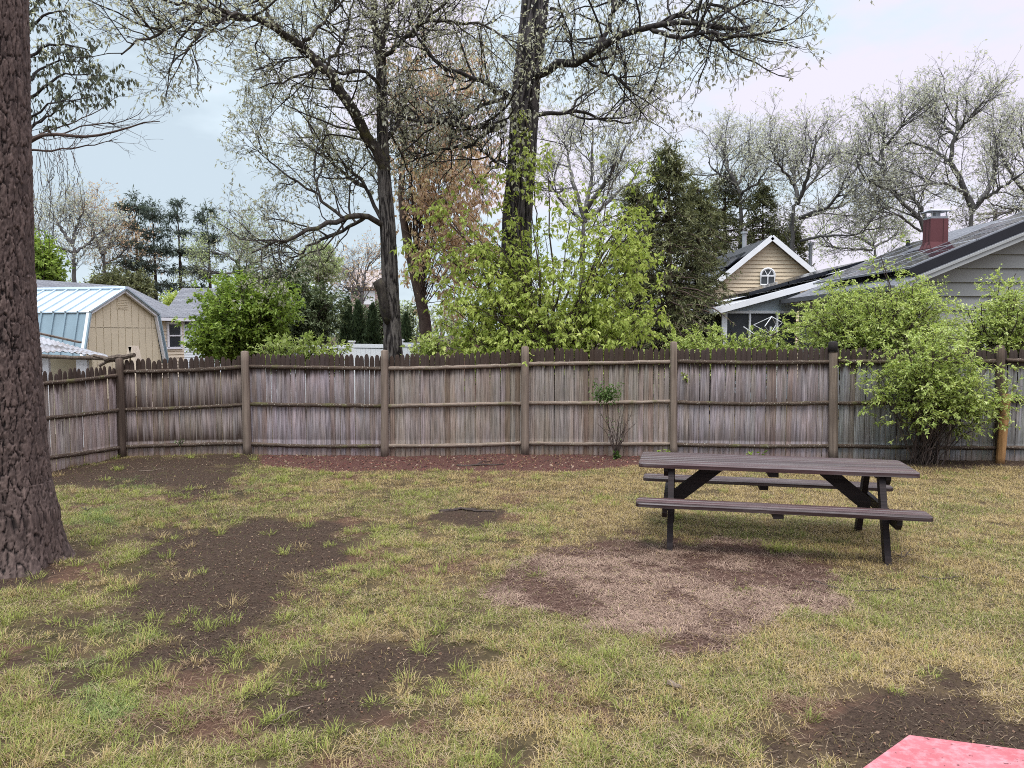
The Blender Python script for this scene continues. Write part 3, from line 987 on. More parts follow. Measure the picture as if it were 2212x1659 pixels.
def m_shingle(nm, a, b):
    t = NT(nm)
    br = t.n('TexBrick', {'Vector': t.coords((1, 1, 1)), 'Color1': a + (1,), 'Color2': b + (1,), 'Mortar': tuple(x * .5 for x in a) + (1,), 'Scale': 1.0,
                          'Mortar Size': .012, 'Brick Width': .32, 'Row Height': .14, 'Bias': 0.0})
    nz = t.noise(t.coords(), 3, 4)
    return t.out(t.mix(t.rng(nz, .3, .7, 0, .4), br.outputs[0], tuple(x * .7 for x in a)), .9, t.bump(br.outputs[1], .4, .01), .2)


M_SHING = m_shingle('grey_shingles', (.13, .13, .145), (.19, .19, .205))
M_SHINGD = m_shingle('dark_shingles', (.05, .05, .055), (.085, .085, .09))

# --- gambrel barn at left
g_ = np.array([.225, .974, 0]); rd = np.array([-.974, .225, 0]); gn = -rd   # gable normal faces right
Pn = at(186.5, 676, 22.0); zb = Pn[2]; w_ = 2.86; O = Pn * [1, 1, 0]
apex = zb + .74
prof = [(-.27, 0), (-.27, 1.15), (0, zb), (w_ / 2, apex), (w_, zb), (w_ + .27, 1.15), (w_ + .27, 0)]
barn = thing('barn_shed', 'beige gambrel barn shed with pale blue ribbed metal roof behind the left fence', 'shed', O)
mb = MB(); LB = 5.2
Pk = [O + g_ * u + np.array([0, 0, z]) for u, z in prof]
mb.prism(Pk, rd * LB)
cladding(mb, O, g_, [(u, z) for u, z in prof[1:6] if True], .30, True, .012, .022, .022, gn)
cladding(mb, O, g_, [prof[0], prof[1], prof[5], prof[6]], .30, True, .012, .022, .022, gn)
mb.box(O + g_ * (w_ / 2) + gn * .018 + [0, 0, zb - .42], (.008, w_ + .2, .03), [gn, g_, [0, 0, 1]])
mb.build('wall', M_BEIGE, barn)
mb = MB(); vx = O + g_ * (w_ / 2) + [0, 0, apex - .42]
mb.box(vx + gn * .02, (.02, .5, .36), [gn, g_, [0, 0, 1]])
for k in range(6): mb.box(vx + gn * .034 + [0, 0, -.13 + k * .052], (.02, .42, .03), [gn, g_, [0, 0, 1]])
mb.build('gable_vent', M_BEIGE, barn)


def ribbed(parent, quad, nribs, mat, name):
    """quad: low-front, low-back, top-back, top-front; ribs run up the slope"""
    q = [np.asarray(p, float) for p in quad]
    mb = MB(); n = roofslab(mb, q, .03)
    for k in range(nribs + 1):
        f = k / nribs
        a = q[0] * (1 - f) + q[1] * f; b = q[3] * (1 - f) + q[2] * f
        d = nrm(b - a); s = np.cross(n, d)
        mb.box((a + b) / 2 + n * .02, (np.linalg.norm(b - a), .055, .042), [d, s, n])
    return mb.build(name, mat, parent)


ov = gn * .18
def bp(u, z, back=False): return O + g_ * u + np.array([0, 0, z + .04]) + (rd * (LB + .15) if back else ov)
ribbed(barn, [bp(-.06, zb - .02), bp(-.06, zb - .02, 1), bp(w_ / 2, apex, 1), bp(w_ / 2, apex)], 13, M_METAL, 'roof_panel')
ribbed(barn, [bp(w_ + .06, zb - .02), bp(w_ + .06, zb - .02, 1), bp(w_ / 2, apex, 1), bp(w_ / 2, apex)], 13, M_METAL, 'roof_panel')
ribbed(barn, [bp(-.40, .95), bp(-.40, .95, 1), bp(-.02, zb - .05, 1), bp(-.02, zb - .05)], 13, M_METALD, 'roof_panel')
ribbed(barn, [bp(w_ + .40, .95), bp(w_ + .40, .95, 1), bp(w_ + .02, zb - .05, 1), bp(w_ + .02, zb - .05)], 13, M_METALD, 'roof_panel')
mb = MB()
for (u0, z0), (u1, z1) in (((-.38, 1.0), (0, zb)), ((0, zb), (w_ / 2, apex)), ((w_ / 2, apex), (w_, zb)), ((w_, zb), (w_ + .38, 1.0))):
    a, b = O + g_ * u0 + [0, 0, z0], O + g_ * u1 + [0, 0, z1]
    d = nrm(b - a); s = np.cross(d, gn)
    mb.box((a + b) / 2 + gn * .10, (np.linalg.norm(b - a) + .06, .11, .10), [d, s, gn])
mb.build('rake_trim', M_WHITE, barn)
mb = MB(); mb.tubes(np.array([bp(w_ / 2, apex + .02), bp(w_ / 2, apex + .02, 1)]), np.array([.07, .07]), 6, True); mb.build('ridge_cap', M_METAL, barn)

# --- pale A-shaped frame standing by the barn
m_pw = m_plain('pale_board', (.60, .50, .40), .8, .15, 5)
Yf = 19.0; a0 = at(288, 748, Yf)
af = thing('sawhorse', 'pale wooden A shaped frame standing before the beige barn wall', 'frame', a0 * [1, 1, 0])
for sx in (-1, 1):
    mb = MB(); ft = np.array([a0[0] + sx * .36, Yf, 0.0]); d = nrm(a0 - ft); s = np.cross(d, [0, 1, 0])
    mb.box((a0 + ft) / 2, (np.linalg.norm(a0 - ft), .09, .35), [d, s, [0, 1, 0]]); mb.build('leg', m_pw, af)

# --- collapsed tin lean-to between the barn and the fence
q = [at(40, 758, 12.75), at(238, 771, 12.75), at(196, 758, 14.6), at(40, 713, 14.6)]
ln = thing('lean_to', 'low lean-to with sagging corrugated tin roof behind the left fence corner', 'shed', q[1] * [1, 1, 0])
NU, NV = 70, 14; uu, vv = np.meshgrid(np.linspace(0, 1, NU), np.linspace(0, 1, NV), indexing='ij')
S_ = lambda u, v: ((q[0] * (1 - u)[..., None] + q[1] * u[..., None]) * (1 - v)[..., None] + (q[3] * (1 - u)[..., None] + q[2] * u[..., None]) * v[..., None])
G = S_(uu, vv); rg = np.random.default_rng(3)
G[..., 2] += .012 * np.sin(uu * NU * 1.35) + .05 * (fbm(uu * 4, vv * 3, 8, 3) - .5) * 2 * (1 - vv)
i, j = np.meshgrid(np.arange(NU - 1), np.arange(NV - 1), indexing='ij'); a = (i * NV + j).ravel()
mb = MB(); top = G.reshape(-1, 3); n_ = len(top)
mb.add(np.vstack([top, top - [0, 0, .008]]), np.vstack([np.stack([a, a + NV, a + NV + 1, a + 1], -1), np.stack([a, a + 1, a + NV + 1, a + NV], -1) + n_]))
t = NT('old_tin'); b_ = t.noise(t.coords(), 3, 5)
mt = t.out(t.mix(t.rng(b_, .45, .7), (.34, .32, .34), (.16, .11, .09)), .5, None, .5, .3)
mb.build('roof_sheet', mt, ln, True)
mb = MB()
P = smooth_path(np.array([q[0] - [0, 0.02, .06], (q[0] + q[1]) / 2 - [0, .02, .05], q[1] + [.08, -.02, -.03]]), 10, .008, rg)
mb.tubes(P, np.full(10, .035), 7, True); mb.build('rafter', M_DRIFT, ln, True)
P = smooth_path(np.array([at(100, 742, 13.6), at(150, 752, 13.4), at(205, 765, 13.0)]), 8, .008, rg)
for (px, wd) in ((98, .13), (178, .19)):
    b = at(px, 768, 12.9); mb = MB(); mb.box(b * [1, 1, .5] + [0, 0, -.02], (wd, .06, b[2])); mb.build('corner_post', M_WHITE, ln)
b = at(138, 768, 14.4); mb = MB(); mb.box(b * [1, 1, .5], (1.1, .05, b[2] - .05)); mb.build('back_wall', M_BEIGE, ln)
mb = MB(); c = at(116, 727, 13.6); mb.box(c, (.9, .14, .03), [nrm([1, .2, -.25]), nrm([-.2, 1, 0]), nrm([.25, 0, 1])])
solo('roof_board', mb, M_DRIFT, 'loose dark board lying on the tin lean-to roof', 'board', c)

# --- long grey-roofed house behind the barn
def house_far():
    hz = 4.24; A1 = np.array([-21.5, 27.0, 0]); A2 = np.array([-18.3, 36.0, 0])
    d = nrm(A2 - A1); pn = np.array([d[1], -d[0], 0])
    half = 3.75; ez = 2.72
    hs = thing('grey_roof_house', 'cream house with long grey shingle roof behind the beige barn', 'house', A2)
    for s in (1, -1):
        mb = MB(); e = pn * half * s
        roofslab(mb, [A1 + e + [0, 0, ez], A2 + e + [0, 0, ez], A2 + [0, 0, hz], A1 + [0, 0, hz]], .12); mb.build('roof', M_SHING, hs)
    mb = MB(); wo = A1 + pn * (half - .35); L = np.linalg.norm(A2 - A1)
    poly = [(0, 0), (L - .2, 0), (L - .2, ez), (0, ez)]
    wallback(mb, wo, d, poly, pn); cladding(mb, wo, d, poly, .15, False, .002, .04, 0, pn)
    b2 = A2 + pn * (half - .35) - d * .2
    gp_ = [(0, 0), (2 * half - .7, 0), (2 * half - .7, ez), (half - .35, hz - .25), (0, ez)]
    wallback(mb, b2, -pn, gp_, d); cladding(mb, b2, -pn, gp_, .115, False, .004, .018, 0, d)
    mb.build('wall', m_plain('cream_siding', (.62, .53, .40), .7, .05, 2), hs)
    mb = MB(); gl = A1 + pn * (half + .03) + [0, 0, ez - .10]; mb.box(gl + d * L / 2, (L + .2, .10, .13), [d, pn, [0, 0, 1]]); mb.build('gutter', M_WHITE, hs)
    # the window
    wc = on_plane(376, 725, wo + pn * .03, pn)
    fr = MB(); W_, H_ = .78, 1.12
    for (a, b, sx, sz) in ((0, H_ / 2, W_ + .16, .1), (0, -H_ / 2, W_ + .2, .1), (-W_ / 2, 0, .1, H_), (W_ / 2, 0, .1, H_), (0, 0, W_, .06)):
        fr.box(wc + d * a + [0, 0, b] + pn * .02, (sx, .09, sz), [d, pn, [0, 0, 1]])
    w = fr.build('window', M_WHITE, hs)
    mb = MB(); mb.box(wc, (W_, .04, H_), [d, pn, [0, 0, 1]]); mb.build('pane', M_GLASS, w)
    vt = on_plane(404, 698, wo + pn * .03, pn); mb = MB(); mb.box(vt, (.22, .08, .14), [d, pn, [0, 0, 1]]); mb.build('wall_vent', M_DARK, hs)
    # second house behind it
    r1, r2 = at(393, 622, 42), at(520, 623, 42); e1, e2 = at(345, 690, 38.5), at(520, 690, 38.5)
    h2 = thing('blue_grey_house', 'blue grey house with steep slate coloured roof half hidden by the round green tree', 'house', (e1 + e2) / 2 * [1, 1, 0])
    mb = MB(); roofslab(mb, [e1, e2, r2, r1], .12); bk = [p * [1, 1, 0] + [0, 7.0, p[2]] for p in (e1, e2)]
    roofslab(mb, [bk[0], bk[1], r2, r1], .12); mb.build('roof', M_SHING, h2)
    mb = MB(); wo = e1 * [1, 1, 0] + [.2, .35, 0]; Lw = e2[0] - e1[0] - .4; poly = [(0, 0), (Lw, 0), (Lw, e1[2]), (0, e1[2])]
    wallback(mb, wo, [1, 0, 0], poly, [0, -1, 0]); cladding(mb, wo, [1, 0, 0], poly, .13, False, .004, .02, 0, [0, -1, 0])
    mb.build('wall', m_plain('blue_white_siding', (.56, .60, .66), .7, .05, 2), h2)


house_far()


# --- yellow gable house at right
def house_yellow():
    Y = 34.0; ap = at(1663, 515, Y); l = at(1565, 597, Y); r = at(1747, 580, Y); ez = 4.3
    xl, xr = ap[0] - (ap[2] - ez) / .80, ap[0] + (ap[2] - ez) / .80
    hs = thing('yellow_house', 'pale yellow gabled house with arched attic window and dark roof beyond the conifers', 'house', (ap[0], Y, 0))
    ud, nn = np.array([1., 0, 0]), np.array([0, -1., 0]); o = np.array([0, Y, 0.])
    poly = [(xl, 0), (xr, 0), (xr, ez), (ap[0], ap[2]), (xl, ez)]
    mb = MB(); wallback(mb, o, ud, poly, nn); cladding(mb, o, ud, poly, .17, False, .002, .045, 0, nn)
    mb.prism([np.array([xl, Y, 0]), [xr, Y, 0], [xr, Y, ez], [xl, Y, ez]], (0, 9, 0))
    mb.build('wall', m_plain('yellow_siding', (.60, .49, .35), .7, .05, 2), hs)
    for s, xe in ((-1, xl), (1, xr)):
        mb = MB(); e = xe + s * .3; ze = ez - .24
        roofslab(mb, [[e, Y - .3, ze], [e, Y + 9, ze], [ap[0], Y + 9, ap[2] + .05], [ap[0], Y - .3, ap[2] + .05]], .1); mb.build('roof', M_SHINGD, hs)
        mb = MB(); a, b = np.array([e, Y - .34, ze - .05]), np.array([ap[0], Y - .34, ap[2] + .0]); d = nrm(b - a)
        mb.box((a + b) / 2, (np.linalg.norm(b - a) + .05, .06, .22), [d, [0, 1, 0], np.cross(d, [0, 1, 0])]); mb.build('rake_board', M_WHITE, hs)
        if s < 0:   # dark panels on the left slope
            mb = MB(); n = nrm(np.array([-(ap[2] - ez), 0, (ap[0] - xl)]))
            up = nrm(np.array([ap[0] - e, 0, ap[2] - ze]))
            for k in range(4):
                for m in range(2):
                    c = np.array([e, Y + 1.2 + k * 1.9, ze]) + up * (.7 + m * 1.15) + n * .16
                    mb.box(c, (1.05, 1.75, .05), [up, [0, 1, 0], n])
            mb.build('solar_panel', m_plain('panel_dark', (.012, .014, .022), .12, .2, 2, .6), hs)
    wc = at(1658, 596, Y - .10); rw = .31
    pts = [(math.cos(a) * rw, math.sin(a) * rw + .02) for a in np.linspace(0, math.pi, 16)]
    fr = MB(); ring = [wc + [x, -.02, z] for x, z in pts] + [wc + [-rw, -.02, -.40]]
    ring = [wc + [rw, -.02, -.40]] + ring
    ring = np.array(ring + [ring[0]]); fr.tubes(ring, np.full(len(ring), .05), 6)
    fr.box(wc + [0, -.03, .0], (2 * rw, .05, .06)); fr.box(wc + [0, -.035, -.20], (.04, .05, .40))
    for a in (60, 120): fr.box(wc + [math.cos(R(a)) * rw / 2, -.03, math.sin(R(a)) * rw / 2], (rw, .04, .03), [[math.cos(R(a)), 0, math.sin(R(a))], [0, 1, 0], [-math.sin(R(a)), 0, math.cos(R(a))]])
    w = fr.build('window', M_WHITE, hs)
    mb = MB(); mb.prism([wc + [x, .0, z] for x, z in [(rw, -.40)] + pts + [(-rw, -.40)]], (0, .02, 0)); mb.build('pane', M_GLASS, w)
    p = at(1608, 540, Y + 5); t_ = at(1608, 505, Y + 5); mb = MB(); mb.tubes(np.array([p - [0, 0, .6], t_]), np.array([.12, .12]), 8, True)
    mb.tubes(np.array([t_, t_ + [0, 0, .1]]), np.array([.19, .19]), 8, True); mb.build('vent_pipe', m_plain('galvanised', (.40, .41, .43), .4, .15, 6, .5, .6), hs)


house_yellow()

M_GSID = m_plain('grey_siding', (.315, .31, .295), .75, .05, 2)
M_BSID = m_plain('blue_grey_siding', (.36, .41, .45), .75, .05, 2)
M_PANEL = m_plain('solar_black', (.010, .011, .016), .10, .2, 2, .7)
M_PFRAME = m_plain('panel_frame', (.40, .41, .44), .35, .1, 3, .5, .7)
M_GALV = m_plain('galvanised_flue', (.30, .31, .33), .4, .2, 6, .5, .5)


def house_grey():
    Y0, x0, ez, sl = 16.0, 8.09, 2.98, .412
    xr_, Lh = x0 + 4.9, 6.4
    hs = thing('grey_house', 'grey sided house with black solar panels and red chimney beyond the right fence', 'house', (x0, Y0, 0))
    zr_ = ez + sl * (xr_ - x0); n = nrm(np.array([-sl, 0, 1.])); up = nrm(np.array([1, 0, sl])); yy = np.array([0, 1., 0])
    ud, nn = np.array([1., 0, 0]), np.array([0, -1., 0]); o = np.array([0, Y0 + .45, 0.])
    xw = x0 + .45
    poly = [(xw, 0), (2 * xr_ - xw, 0), (2 * xr_ - xw, ez + .1), (xr_, zr_ - .14), (xw, ez + .06)]
    mb = MB(); wallback(mb, o, ud, poly, nn); cladding(mb, o, ud, poly, .30, False, .004, .065, 0, nn, 0.08)
    mb.prism([[xw, Y0 + .45, 0], [xw, Y0 + Lh, 0], [xw, Y0 + Lh, ez + .05], [xw, Y0 + .45, ez + .05]], (.1, 0, 0))
    mb.build('wall', M_GSID, hs)
    for s in (1, -1):
        xe = x0 if s > 0 else 2 * xr_ - x0
        mb = MB(); roofslab(mb, [[xe, Y0, ez], [xe, Y0 + Lh, ez], [xr_, Y0 + Lh, zr_], [xr_, Y0, zr_]], .07); mb.build('roof', M_SHING, hs)
    a, b = np.array([x0, Y0 - .02, ez - .10]), np.array([xr_, Y0 - .02, zr_ - .10]); d = nrm(b - a)
    mb = MB(); mb.box((a + b) / 2, (np.linalg.norm(b - a), .05, .11), [d, yy, np.cross(d, yy)])
    mb.box((a + b) / 2 + [0, -.03, .07], (np.linalg.norm(b - a), .04, .05), [d, yy, np.cross(d, yy)]); mb.build('rake_board', m_plain('grey_trim', (.33, .33, .33), .6, .06, 3), hs)
    mb = MB(); mb.box([x0 - .06, Y0 + Lh / 2, ez - .06], (.13, Lh + .1, .12)); mb.build('gutter', m_plain('dark_gutter', (.10, .10, .11), .5, .15, 3), hs)
    mb = MB(); mb.prism([[x0 + .05, Y0 + .1, ez - .12], [x0 + .45, Y0 + .1, ez - .12], [x0 + .45, Y0 + Lh, ez - .12], [x0 + .05, Y0 + Lh, ez - .12]], (0, 0, -.02)); mb.build('soffit', M_WHITE, hs)
    # two rows of solar panels with bright frames and a deep black front edge
    k = 0
    for r_ in range(3):
        for c_ in range(3):
            if (r_, c_) in ((2, 1), (2, 2)): continue
            cc = np.array([x0, Y0, ez]) + up * (.55 + .75 + r_ * 1.52) + yy * (.18 + .85 + c_ * 1.74) + n * .20
            if abs(cc[0] - 10.75) < .95 and abs(cc[1] - 18.9) < 1.1: continue
            mb = MB(); mb.box(cc, (1.46, 1.68, .045), [up, yy, n]); p = mb.build('solar_panel', M_PANEL, hs)
            mb = MB()
            for q in (-1, 1):
                mb.box(cc + up * q * .735, (.03, 1.72, .05), [up, yy, n]); mb.box(cc + yy * q * .85, (1.44, .03, .05), [up, yy, n])
            mb.box(cc + n * .027, (1.42, .012, .006), [up, yy, n]); mb.box(cc + up * .24 + n * .026, (.012, 1.66, .006), [up, yy, n]); mb.box(cc - up * .24 + n * .026, (.012, 1.66, .006), [up, yy, n])
            mb.build('panel_frame', M_PFRAME, p)
    mb = MB(); a = np.array([x0, Y0 + .10, ez]) + up * .45 + n * .10; L_ = 4.7
    mb.box(a + up * L_ / 2, (L_, .05, .20), [up, yy, n]); mb.build('panel_skirt', m_plain('black_skirt', (.012, .012, .016), .35, .2, 3), hs)
    # chimney
    base = on_plane(2024, 550, [x0, Y0, ez], n); cx_, cy_ = base[0], base[1] + .1; zc = at(2018, 474, cy_)[2]
    mr = m_shingle('red_brick_paint', (.105, .040, .044), (.14, .052, .056))
    mb = MB(); b0 = ez + sl * (cx_ - x0) - .7
    def ring(z, w): return [[cx_ + a * w, cy_ + b * w * .8, z] for a, b in ((-.5, -.5), (.5, -.5), (.5, .5), (-.5, .5))]
    V = ring(b0, .56) + ring(b0 + .85, .54) + ring(b0 + 1.0, .43) + ring(zc - .05, .42) + ring(zc, .42)
    q = [[r_ * 4 + i, r_ * 4 + (i + 1) % 4, (r_ + 1) * 4 + (i + 1) % 4, (r_ + 1) * 4 + i] for r_ in range(4) for i in range(4)]
    mb.add(V, q, None, [[16, 17, 18, 19]]); ch = mb.build('chimney', mr, hs)
    mb = MB(); mb.prism([[p_[0], p_[1], zc + .002] for p_ in ring(0, .40)], (0, 0, .05)); mb.build('flashing', M_GALV, ch)
    mb = MB()
    for a, b in ((-1, -1), (1, -1), (1, 1), (-1, 1)): mb.box([cx_ + a * .17, cy_ + b * .14, zc + .11], (.02, .02, .14))
    mb.tubes(np.array([[cx_, cy_, zc + .05], [cx_, cy_, zc + .15]]), np.array([.09, .09]), 10, True)
    tp = zc + .18
    V = [[cx_ + a * .27, cy_ + b * .22, tp] for a, b in ((-1, -1), (1, -1), (1, 1), (-1, 1))] + [[cx_ + a * .18, cy_ + b * .14, tp + .05] for a, b in ((-1, -1), (1, -1), (1, 1), (-1, 1))]
    mb.add(V, [[i, (i + 1) % 4, 4 + (i + 1) % 4, 4 + i] for i in range(4)], None, [[4, 5, 6, 7], [3, 2, 1, 0]]); mb.build('chimney_cap', M_GALV, ch)
    p = on_plane(1959, 548, [x0, Y0, ez], n); mb = MB(); mb.tubes(np.array([p - [0, 0, .2], p + [.02, 0, .38]]), np.array([.055, .055]), 8, True); mb.build('vent_pipe', M_DARK, hs)
    # screened porch on the far side
    Yp, xa, za, s2 = 22.6, 6.05, 2.72, .272; xb = 11.0
    n2 = nrm(np.array([-s2, 0, 1.])); up2 = nrm(np.array([1, 0, s2])); zbp = za + s2 * (xb - xa)
    po = thing('screened_porch', 'blue grey screened porch with low sloped roof and black panels beside grey house', 'porch', (xa, Yp, 0))
    mb = MB(); roofslab(mb, [[xa, Yp - .25, za], [xa, Yp + 5.5, za], [xb, Yp + 5.5, zbp], [xb, Yp - .25, zbp]], .10); mb.build('roof', m_plain('pale_roof', (.42, .42, .44), .6, .1, 2), po)
    mb = MB(); a, b = np.array([xa, Yp - .28, za - .09]), np.array([xb, Yp - .28, zbp - .09]); d = nrm(b - a)
    mb.box((a + b) / 2, (np.linalg.norm(b - a), .05, .17), [d, yy, np.cross(d, yy)]); mb.box([xa - .03, Yp + 2.6, za - .07], (.06, 5.7, .16)); mb.build('fascia', M_WHITE, po)
    for k in range(3):
        mb = MB(); mb.box(np.array([xa, Yp + .15, za]) + up2 * (1.75 + k * 1.24) + n2 * .15 + yy * 1.6, (1.2, 3.4, .10), [up2, yy, n2]); mb.build('solar_panel', M_PANEL, po)
    xp = 6.36; zt = at(1600, 672, Yp)[2]
    poly = [(xp, zt), (xw + .1, zt), (xw + .1, za + s2 * (xw + .1 - xa) - .13), (xp, za + s2 * (xp - xa) - .13)]
    oo = np.array([0, Yp, 0.]); mb = MB(); wallback(mb, oo, ud, poly, nn); cladding(mb, oo, ud, poly, .42, False, .006, .03, 0, nn, zt - .1)
    mb.build('wall', M_BSID, po)
    mb = MB(); mb.prism([[xp, Yp, 0], [xw, Yp, 0], [xw, Yp, .75], [xp, Yp, .75]], (0, .1, 0)); mb.build('knee_wall', M_BSID, po)
    for px in (1564, 1619, 1678):
        mb = MB(); x = at(px, 690, Yp)[0]; mb.box([x, Yp - .02, zt / 2 + .02], (.16 if px < 1600 else .05, .09, zt)); mb.build('porch_post', M_WHITE, po)
    mb = MB(); mb.box([(xp + xw) / 2, Yp - .015, zt - .03], (xw - xp, .075, .08)); mb.build('header_beam', M_WHITE, po)
    for yq in (1.1, 2.3, 3.7, 5.2):
        mb = MB(); mb.box([xp, Yp + yq, zt / 2], (.09, .14 if yq > 5 else .06, zt)); mb.build('porch_post', M_WHITE, po)
    for (a, b) in (([xp + .05, Yp + .04, .75], [xw, Yp + .04, .75]), ([xp + .03, Yp + .05, .75], [xp + .03, Yp + 5.2, .75])):
        mb = MB(); a, b = np.array(a), np.array(b); mb.prism([a, b, b + [0, 0, zt - .78], a + [0, 0, zt - .78]], np.cross(nrm(b - a), [0, 0, 1]) * .015); mb.build('screen', M_SCREEN, po)
    p = on_plane(1750, 580, [xa, Yp, za], n2); mb = MB(); h_ = at(1750, 530, p[1])[2]
    mb.tubes(np.array([p - [0, 0, .3], [p[0], p[1], h_]]), np.array([.105, .105]), 10, True)
    mb.tubes(np.array([[p[0], p[1], h_], [p[0], p[1], h_ + .02], [p[0], p[1], h_ + .15]]), np.array([.11, .19, .19]), 10, True); mb.build('flue', M_GALV, po)


house_grey()

# --- rotary clothes dryer, white arms over the shrubs
dp = at(1665, 700, 15.2)
dr = thing('clothes_dryer', 'white folding rotary clothes dryer frame in front of the porch screens', 'clothes dryer', dp * [1, 1, 0])
mw = m_plain('white_steel', (.60, .60, .61), .4, .05, 3)
mb = MB(); mb.tubes(np.array([dp * [1, 1, 0], dp - [0, 0, .05]]), np.array([.02, .02]), 8, True); mb.build('pole', mw, dr)
hub = at(1667, 684, 15.2)
for (px, py, dY) in ((1628, 702, .1), (1652, 705, -.3), (1690, 697, -.1), (1676, 702, .4)):
    mb = MB(); e = at(px, py, 15.2 + dY); mb.tubes(np.array([hub, e]), np.array([.009, .008]), 6, True)
    mb.tubes(np.array([dp - [0, 0, .2], e]), np.array([.007, .007]), 6, True); mb.build('arm', mw, dr)
mb = MB(); mb.tubes(smooth_path(pxpath([(1606, 706, 0), (1632, 723, 0), (1655, 728, 0)], 15.0), 6), np.full(6, .013), 6, True)
mb.build('line', mw, dr)

# --- white vinyl fence between the yards
vf = thing('vinyl_fence', 'white vinyl privacy fence far behind the wooden pickets', 'fence', at(700, 770, 20) * [1, 1, 0])
mv = m_plain('white_vinyl', (.74, .75, .78), .45, .03, 2)
pts = [(520, 21.5, 748), (650, 21.2, 744), (760, 20.5, 744), (865, 19.4, 741), (915, 18.4, 738)]
pr = [at(a, c, y) for a, y, c in pts]
for a, b in zip(pr[:-1], pr[1:]):
    d = (b - a) * [1, 1, 0]; L = np.linalg.norm(d); d = d / L; n = np.array([d[1], -d[0], 0]); zt = (a[2] + b[2]) / 2
    mb = MB(); k = max(1, int(L / .18))
    for q in range(k): mb.box((a + d * (q + .5) * L / k) * [1, 1, 0] + [0, 0, zt / 2 - .06], (L / k - .008, .025, zt - .14), [d, n, [0, 0, 1]])
    mb.box((a + d * L / 2) * [1, 1, 0] + [0, 0, zt - .06], (L, .05, .1), [d, n, [0, 0, 1]]); mb.build('fence_panel', mv, vf)
for a in pr:
    mb = MB(); mb.box(a * [1, 1, .5] + [0, 0, .03], (.13, .13, a[2] + .06)); mb.prism([a + [x, y, .062] for x, y in ((-.09, -.09), (.09, -.09), (.09, .09), (-.09, .09))], (0, 0, .04)); mb.build('post', mv, vf)

# --- small brown shed seen through the bright leaves
b = at(1026, 760, 21.0) * [1, 1, 0]
bs = thing('brown_shed', 'small brown gabled shed glimpsed under the bright green sapling', 'shed', b)
mbn = m_plain('brown_boards', (.22, .13, .105), .8, .2, 4)
mb = MB(); pz = at(1026, 712, 21)[2]; w2 = .30
mb.prism([b + [-w2, 0, 0], b + [w2, 0, 0], b + [w2, 0, 1.75], b + [0, 0, pz - .04], b + [-w2, 0, 1.75]], (0, 1.2, 0)); mb.build('wall', mbn, bs)
for s in (-1, 1):
    mb = MB(); roofslab(mb, [b + [s * (w2 + .12), -.1, 1.66], b + [s * (w2 + .12), 1.3, 1.66], b + [0, 1.3, pz + .02], b + [0, -.1, pz + .02]], .05); mb.build('roof', m_plain('pink_brown_shingle', (.26, .17, .16), .9, .2, 6), bs)
mb = MB(); mb.box(b + [0, -.012, 1.2], (.3, .02, .7)); mb.build('door', M_DARK, bs)

# --- pinkish house far behind, mostly hidden by twigs
b1, b2 = at(758, 650, 62), at(812, 650, 62)
ph = thing('pink_house', 'faint pinkish house far behind the bare twigs left of the forked tree', 'house', (b1 + b2) / 2 * [1, 1, 0])
mb = MB(); hw = (b2[0] - b1[0]) / 2; cc = (b1 + b2) / 2; zt = at(785, 618, 62)[2]
mb.prism([[b1[0], 62, 0], [b2[0], 62, 0], [b2[0], 62, zt], [b1[0], 62, zt]], (0, 6, 0)); mb.build('wall', m_plain('pink_siding', (.46, .34, .31), .8, .08, 1), ph)
mb = MB(); roofslab(mb, [[b1[0] - .4, 61.6, zt - .1], [b2[0] + .4, 61.6, zt - .1], [b2[0] + .4, 65, zt + 1.6], [b1[0] - .4, 65, zt + 1.6]], .15); mb.build('roof', m_plain('tan_roof', (.33, .27, .25), .9, .1, 2), ph)
mb = MB(); mb.box([cc[0] + .5, 61.97, zt - .95], (.9, .06, 1.1)); mb.build('window', M_WHITE, ph)

# --- utility pole far right
b = at(2150, 468, 60)
up_ = thing('utility_pole', 'wooden utility pole with crossarm above the grey roof at right', 'utility pole', b * [1, 1, 0])
mpo = m_plain('old_pole', (.12, .10, .09), .9, .2, 5)
mb = MB(); mb.tubes(np.array([b * [1, 1, 0], b + [0, 0, .55]]), np.array([.19, .15]), 10, True); mb.build('pole', mpo, up_)
mb = MB(); c1_, c2_ = at(2110, 463, 59.8), at(2185, 459, 59.8); d = nrm(c2_ - c1_); mb.box((c1_ + c2_) / 2, (np.linalg.norm(c2_ - c1_), .16, .18), [d, [0, 1, 0], np.cross(d, [0, 1, 0])]); mb.build('crossarm', mpo, up_)
